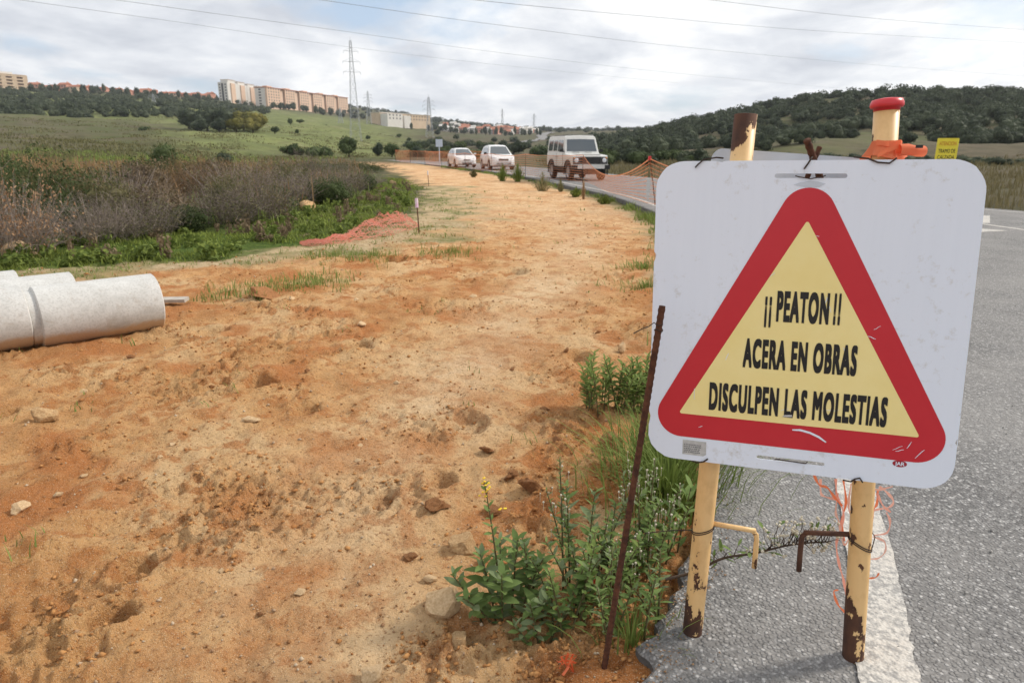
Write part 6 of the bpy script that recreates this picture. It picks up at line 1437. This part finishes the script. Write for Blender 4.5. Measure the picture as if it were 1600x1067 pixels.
# dry stem lying across the asphalt under the sign
def dry_branch():
    P = [PX(1040, 905, 1.80), PX(1085, 893, 1.80), PX(1130, 872, 1.80), PX(1180, 864, 1.80), PX(1225, 853, 1.79), PX(1262, 848, 1.78), PX(1295, 846, 1.76)]
    t = empty('dry_branch', tuple(P[0]), 0, 'woody weed branch with dried flower heads lying between the two posts', 'branch'); o_ = P[0]
    c = [Vector(q) - o_ for q in spline([tuple(p) for p in P], 6)]; n = len(c)
    MB().tube(c, [.0048 - .0028 * i / n for i in range(n)], 7).build('stem', M['woody'], t, smooth=True)
    rs = random.Random(6); b = MB(); h = MB(); lf = MB()
    for i in range(8, n):
        for k in range(4 if i > 20 else 2):
            p = c[i]; u = rs.uniform(.25, 1.0) * (1.0 if 20 < i < 36 else .6); e = p + Vector((rs.uniform(-.03, .03), rs.uniform(-.02, .02), .075 * u if rs.random() < .75 else -.02)); m_ = (p + e) / 2 + Vector((rs.uniform(-.01, .01), 0, .004)); b.tube([p, m_, e], [.0014, .001, .0007], 4)
            if i > 16:
                for _ in range(2):
                    q = e + Vector((rs.uniform(-.008, .008), rs.uniform(-.008, .008), rs.uniform(-.004, .008))); r_ = rs.uniform(.003, .0055); h.lathe([(0, -r_), (r_ * .7, -.4 * r_), (r_, .4 * r_), (.5 * r_, r_), (0, r_)], 6, M=Matrix.Translation(q))
            if i < 22 or rs.random() < .25:
                Mx = Matrix.Translation(e) @ Matrix.Rotation(rs.uniform(0, 6.28), 4, 'Z') @ Matrix.Rotation(-rs.uniform(.1, 1.0), 4, 'Y') @ Matrix.Scale(rs.uniform(.025, .045), 4); lf.add([Mx @ v.co for v in LEAF[0].vertices], [tuple(q.vertices) for q in LEAF[0].polygons])
    b.build('twigs', M['woody'], t); h.build('dried_flowers', M['fluff'], t)['kind'] = 'stuff'; lf.build('leaves', M['leaf'], t, smooth=True)
dry_branch()
# scraps of orange plastic and litter low in the weeds
for i, (x, y, lab) in enumerate(((885, 1052, 'scrap of orange plastic netting on the ground below the rusty rod'), (925, 912, 'scrap of orange plastic caught in the weeds behind the rod'))):
    p = G(x, y, -.05); rs = random.Random(i); b = MB()
    for k in range(7):
        a = rs.uniform(0, 6.28); q = [Vector((rs.uniform(-.03, .03), rs.uniform(-.03, .03), rs.uniform(0, .05))) for _ in range(4)]; b.ribbon([tuple(v) for v in spline([tuple(v) for v in q], 5)], .007, side=Vector((math.cos(a), math.sin(a), .5)))
    tag(b.build('plastic_scrap', M['orange'], None, loc=(p.x, p.y, gz(p.x, p.y) + .01)), lab, 'plastic scrap')
# ------------------------------------------------------------------ buildings on the ridge
def win_mesh(w, h):
    b = MB(); b.box((0, 0, 0), (w, .16, h)); return mesh_from('window', b.v, b.f, M['window'])
WIN = win_mesh(1.5, 1.4); WINT = win_mesh(1.4, 2.2)
def frame(name, x, y, ang, label, cat='building', group=None):
    z = min(gz(x, y), gz(x + 20 * math.cos(ang), y + 20 * math.sin(ang))) - 1.0
    return empty(name, (x, y, z), ang, label, cat, group)
def windows(t, x0, x1, y, z0, storeys, step, sh=3.0, me=WIN):
    for s_ in range(storeys):
        n = max(1, int((x1 - x0) / step))
        for i in range(n): link('window', me, t, (x0 + (i + .5) * (x1 - x0) / n, y, z0 + s_ * sh + 1.6))
# long peach block: its lit front looks right, recessed stair bays between flat wall panels
C_, D_ = at_r(425, 850), at_r(548, 1000); ang = math.atan2(D_[1] - C_[1], D_[0] - C_[0]); Lp = math.hypot(D_[0] - C_[0], D_[1] - C_[1])
t = frame('apartment_block', *C_, ang, 'long peach apartment block with recessed bays on the ridge'); top = PR(425, 137, 850).z - t.location.z
MB().box((Lp / 2, 9.2, top / 2), (Lp - 1, 14, top)).build('core', M['recess'], t)
nb = 6; seg = Lp / nb
for i in range(nb):
    x0, x1 = i * seg + (0 if i == 0 else 4.5), (i + 1) * seg - (0 if i == nb - 1 else 4.5)
    MB().box(((x0 + x1) / 2, 1.6, top / 2), (x1 - x0, 3.2, top)).build('wall_panel', M['wallpeach'], t); windows(t, x0 + 1, x1 - 1, -.06, top - 20.5, 7, 4.6)
    if i < nb - 1:
        MB().box((x1 + 4.5, 2.6, top - 1.2), (8.98, 1.2, 1.6)).build('bay_lintel', M['wallpeach'], t); MB().box((x1 + 4.5, 2.0, top * .46), (4.2, .8, top * .9)).build('stair_wall', M['wallpeach'], t)
MB().box((Lp / 2, 8.2, top + .35), (Lp + .8, 17.4, .7)).build('roof', M['roof'], t)
for i in range(5): MB().box((12 + i * 36, 8, top + 1.6), (9, 6, 1.9)).build('roof_house', M['wallpeach'], t)
MB().box((-.25, 9, top * .5), (.5, 13, top * .96)).build('end_wall', M['wallwhite'], t)
for s_ in range(7): MB().box((-.55, 9, top - 20 + s_ * 3), (.16, 3.0, 1.5)).build('end_window', M['window'], t)
# five staggered white towers left of it
for i in range(5):
    c, r = 351 + 15.2 * i, 850 + 17 * i; x, y = at_r(c, r); t = frame('apartment_tower', x, y, ang - math.pi / 2 + .12, 'tall cream apartment tower in the staggered row on the ridge', group='staggered apartment towers'); top = PR(351, 129, 850).z - t.location.z - i * .6
    MB().box((5.5, 10, top / 2), (11, 20, top)).build('wall', M['wallwhite'], t); MB().box((5.5, 11, top + 1.4), (8.4, 14, 2.8)).build('penthouse', M['wallwhite'], t); MB().box((5.5, 11, top + 2.95), (9.4, 15, .3)).build('roof', M['walltan'], t)
    MB().box((5.2, -.05, top * .52), (2.2, .3, top * .86)).build('stair_strip', M['window'], t); MB().box((11.6, 10, top * .5), (1.2, 8, top * .94)).build('balcony_stack', M['wallpeach'], t)
    windows(t, .6, 3.6, -.06, top - 22, 7, 2.9); windows(t, 7.2, 10.4, -.06, top - 22, 7, 2.9)
# far left block with balcony bands
x, y = at_r(-12, 880); x2, y2 = at_r(61, 900); ang2 = math.atan2(y2 - y, x2 - x); Lb = math.hypot(x2 - x, y2 - y)
t = frame('apartment_block', x, y, ang2, 'tan apartment block with banded balconies at the far end of the ridge houses'); top = PR(30, 117, 890).z - t.location.z
MB().box((Lb / 2, 8, top / 2), (Lb, 14, top)).build('core', M['recess'], t)
for s_ in range(6): MB().box((Lb / 2, .4, top - 1 - s_ * 3.1), (Lb + .4, 2.4, 1.3)).build('balcony', M['walltan'], t)
for i in range(5): MB().box((Lb * (.04 + .23 * i), .3, top / 2), (4.5, 2.0, top - .4)).build('wall_panel', M['walltan'], t)
MB().box((Lb / 2, 8, top + .3), (Lb + 1, 16, .5)).build('roof', M['walltan'], t); MB().box((Lb * .6, 8, top + 1.6), (14, 8, 2.2)).build('roof_house', M['wallwhite'], t); MB().tube([(Lb * .55, 8, top), (Lb * .55, 8, top + 11)], .25, 5).build('mast', M['steel'], t)
# long low white building below the ridge
x, y = at_r(598, 700); x2, y2 = at_r(676, 760); ang3 = math.atan2(y2 - y, x2 - x); Lw = math.hypot(x2 - x, y2 - y)
t = frame('school_building', x, y, ang3, 'long low cream building with a projecting bright wing below the ridge'); top = PR(640, 178.5, 730).z - t.location.z
MB().box((Lw / 2, 8, top / 2), (Lw, 12, top)).build('wall', M['walltan'], t); MB().box((12, -2, top / 2 - .5), (22, 10, top - 1)).build('wing', M['wallwhite'], t); MB().box((33, -1.0, top / 2 - 1), (10, 8, top - 2)).build('wing', M['wallwhite'], t)
MB().box((Lw / 2, 8, top + .2), (Lw + .8, 13, .4)).build('roof', M['wallwhite'], t); windows(t, 40, Lw - 2, 1.95, top - 6.4, 2, 4.5); windows(t, 2, 22, -7.05, top - 6.8, 2, 4.2)
# small houses: terracotta ones on the ridge, the village of red and white houses
def house_proto(name, wall, w, d, h, rh, seed):
    t = empty(name); MB().box((0, 0, h / 2 - 2), (w, d, h + 4)).build('wall', wall, t); e = .5; b = MB()
    b.add([(-w/2 - e, -d/2 - e, h), (w/2 + e, -d/2 - e, h), (w/2 + e, d/2 + e, h), (-w/2 - e, d/2 + e, h), (-w/2 - e, 0, h + rh), (w/2 + e, 0, h + rh)], [(0, 1, 5, 4), (2, 3, 4, 5), (1, 2, 5), (3, 0, 4), (3, 2, 1, 0)])
    rf = b.build('roof', M['wallwhite'] if wall is M['wallwhite'] else M['roof'], t); MB().box((w * .25, 1, h + rh), (.9, .9, 1.8)).build('chimney', wall, rf); rs = random.Random(seed)
    for i in range(3):
        for s_ in range(2): link('window', WIN, t, (-w / 2 + w * (i + .5) / 3, -d / 2 - .05, s_ * 2.9 + 1.6))
    link('door', WINT, t, (w * .12, -d / 2 - .07, 1.1)); return t
protos = {'terracotta': house_proto('house', M['wallpink'], 9, 9, 6.2, 2.2, 1), 'white': house_proto('house', M['wallwhite'], 8, 9, 6.4, 1.8, 2), 'tan': house_proto('house', M['walltan'], 12, 9, 5.8, 2.2, 3)}
used = set()
def house(c, r, kind, label, group, rz, sc=1.0):
    x, y = at_r(c, r); p = protos[kind]; o = p if kind not in used else copy_tree(p); used.add(kind); o.location = (x, y, gz(x, y)); o.rotation_euler = (0, 0, rz); o.scale = (sc, sc, sc); tag(o, label, 'house', group)
rs = random.Random(14)
for i, c in enumerate((72, 92, 104, 118, 133, 150, 176, 196, 214, 228, 240, 252, 268, 284, 297, 306, 316, 327, 338)):
    k = ('terracotta', 'tan', 'terracotta')[i % 3]; house(c, rs.uniform(868, 900), k, {'terracotta': 'terracotta house on the ridge beyond the apartment towers', 'tan': 'tan house on the ridge beyond the apartment towers'}[k], 'ridge houses ' + k, rs.uniform(-.5, .5), rs.uniform(.75, 1.05))
for i in range(44):
    c = 690 + i * 3.4 + rs.uniform(-3, 3); r = rs.uniform(790, 1000) ; k = 'white' if rs.random() < (.65 if c > 790 or c < 720 else .45) else 'terracotta'
    house(c, r, k, 'white village house at the end of the valley' if k == 'white' else 'red village house at the end of the valley', 'village houses ' + k, rs.uniform(-.9, .9), rs.uniform(.55, .95))

# ------------------------------------------------------------------ pylons and power lines
def pylon(c, r, row_top, label, bw=4.4, bar=.085):
    x, y = at_r(c, r); z0 = gz(x, y); H = PR(c, row_top, r).z - z0; t = empty('pylon', (x, y, z0), .35, label, 'pylon'); b = MB(); N = 13
    hw_ = lambda k: bw / 2 * (1 - k) ** 1.25 * .86 + .42
    lv = [(H * (1 - (1 - i / N) ** 1.25)) for i in range(N + 1)]; P = [[Vector((sx * hw_(z / H), sy * hw_(z / H), z)) for sx, sy in ((-1, -1), (1, -1), (1, 1), (-1, 1))] for z in lv]
    for k in range(4): MB().tube([p[k] for p in P], bar * .75, 5).build('leg', M['steel'], t)
    for i in range(N):
        for k in range(4): b.bar(P[i][k], P[i + 1][(k + 1) % 4], bar * .6).bar(P[i][(k + 1) % 4], P[i + 1][k], bar * .6).bar(P[i + 1][k], P[i + 1][(k + 1) % 4], bar * .55)
    b.build('lattice', M['steel'], t)
    for f, w in ((.70, 3.6), (.80, 3.6), (.90, 3.0)):
        a = MB(); z = H * f
        for s_ in (-1, 1): a.bar((0, .4, z), (s_ * w, 0, z), bar).bar((0, -.4, z), (s_ * w, 0, z), bar).bar((0, 0, z + 1.5), (s_ * w, 0, z), bar * .8).bar((s_ * w, 0, z), (s_ * w, 0, z - 1.1), bar * 1.1)
        a.build('cross_arm', M['steel'], t)
    MB().bar((0, 0, H - .5), (0, 0, H + 1.5), bar).build('tip', M['steel'], t); return t
pylon(557, 316, 64, 'tall lattice pylon standing on the meadow before the apartment block')
pylon(672, 420, 152, 'thin lattice pylon at the village end of the meadow', 4., .10); pylon(579, 620, 143, 'distant pylon close behind the tall one', 4., .12); pylon(535, 560, 170, 'short distant pylon between the tall one and the apartment block', 3.6, .10); pylon(250, 620, 148, 'small distant pylon in the wooded slope', 3.6, .12)
pylon(785, 1050, 170, 'faint pylon behind the middle of the village', 4, .14); pylon(834, 1100, 178, 'faint pylon behind the village end by the valley road', 4, .14)
def wire(pts, label, rad=.045):
    P = [PX(x, y, Y) for x, y, Y in pts]; q = spline([tuple(p) for p in P], 16); o = MB().tube([tuple(v) for v in q], rad, 5).build('power_line', M['cable'], None); tag(o, label, 'power line', 'power lines')
wire([(-160, -30, 120), (30, 0, 150), (300, 38, 215), (555, 75, 309), (800, 104, 420), (1060, 130, 600)], 'power line sagging past the top of the tall pylon', .04)
wire([(-60, -36, 110), (180, 0, 140), (500, 44, 200), (800, 85, 300), (1060, 115, 420), (1330, 140, 640)], 'long power line crossing above the tall pylon', .04)
wire([(300, -30, 120), (500, 0, 150), (800, 42, 220), (1100, 77, 330), (1420, 106, 520), (1700, 126, 800)], 'faint power line above the wooded hill, lowest of three', .045)
wire([(520, -30, 120), (740, 0, 150), (1000, 25, 210), (1300, 50, 320), (1620, 68, 520)], 'faint power line above the wooded hill, middle of three', .045)
wire([(980, -20, 150), (1150, 5, 190), (1400, 32, 270), (1650, 50, 420)], 'faint power line above the wooded hill, highest of three', .045)
# parking place of far white vans seen between the sign and the off-roader
x, y = at_r(1072, 105)
# blue road sign far along the verge
p = G(688, 262, 0); p = Vector((-8.0, 78.0, 0)); t = empty('road_sign', (p.x, p.y, gz(p.x, p.y)), .1, 'small grey road sign on a post at the far bend', 'sign'); MB().tube([(0, 0, -.2), (0, 0, 2.3)], .05, 8).build('pole', M['galv'], t); MB().box((0, -.07, 2.35), (.75, .04, .8)).build('panel', M['galv'], t)

# ------------------------------------------------------------------ thin haze over the valley
HAZE = 0.00014
def haze():
    b = MB(); b.box((0, 900, 45), (7000, 5600, 160)); m = bpy.data.materials.new('haze'); m.use_nodes = True; nt = m.node_tree; nt.nodes.remove(nt.nodes['Principled BSDF'])
    v = nt.nodes.new('ShaderNodeVolumePrincipled'); v.inputs['Color'].default_value = (.86, .90, .96, 1); v.inputs['Density'].default_value = HAZE; v.inputs['Anisotropy'].default_value = .3
    nt.links.new(v.outputs[0], nt.nodes['Material Output'].inputs['Volume']); o = b.build('haze', m, None); o['kind'] = 'stuff'; o['label'] = 'thin pale haze over the valley'; o['category'] = 'haze'
haze()
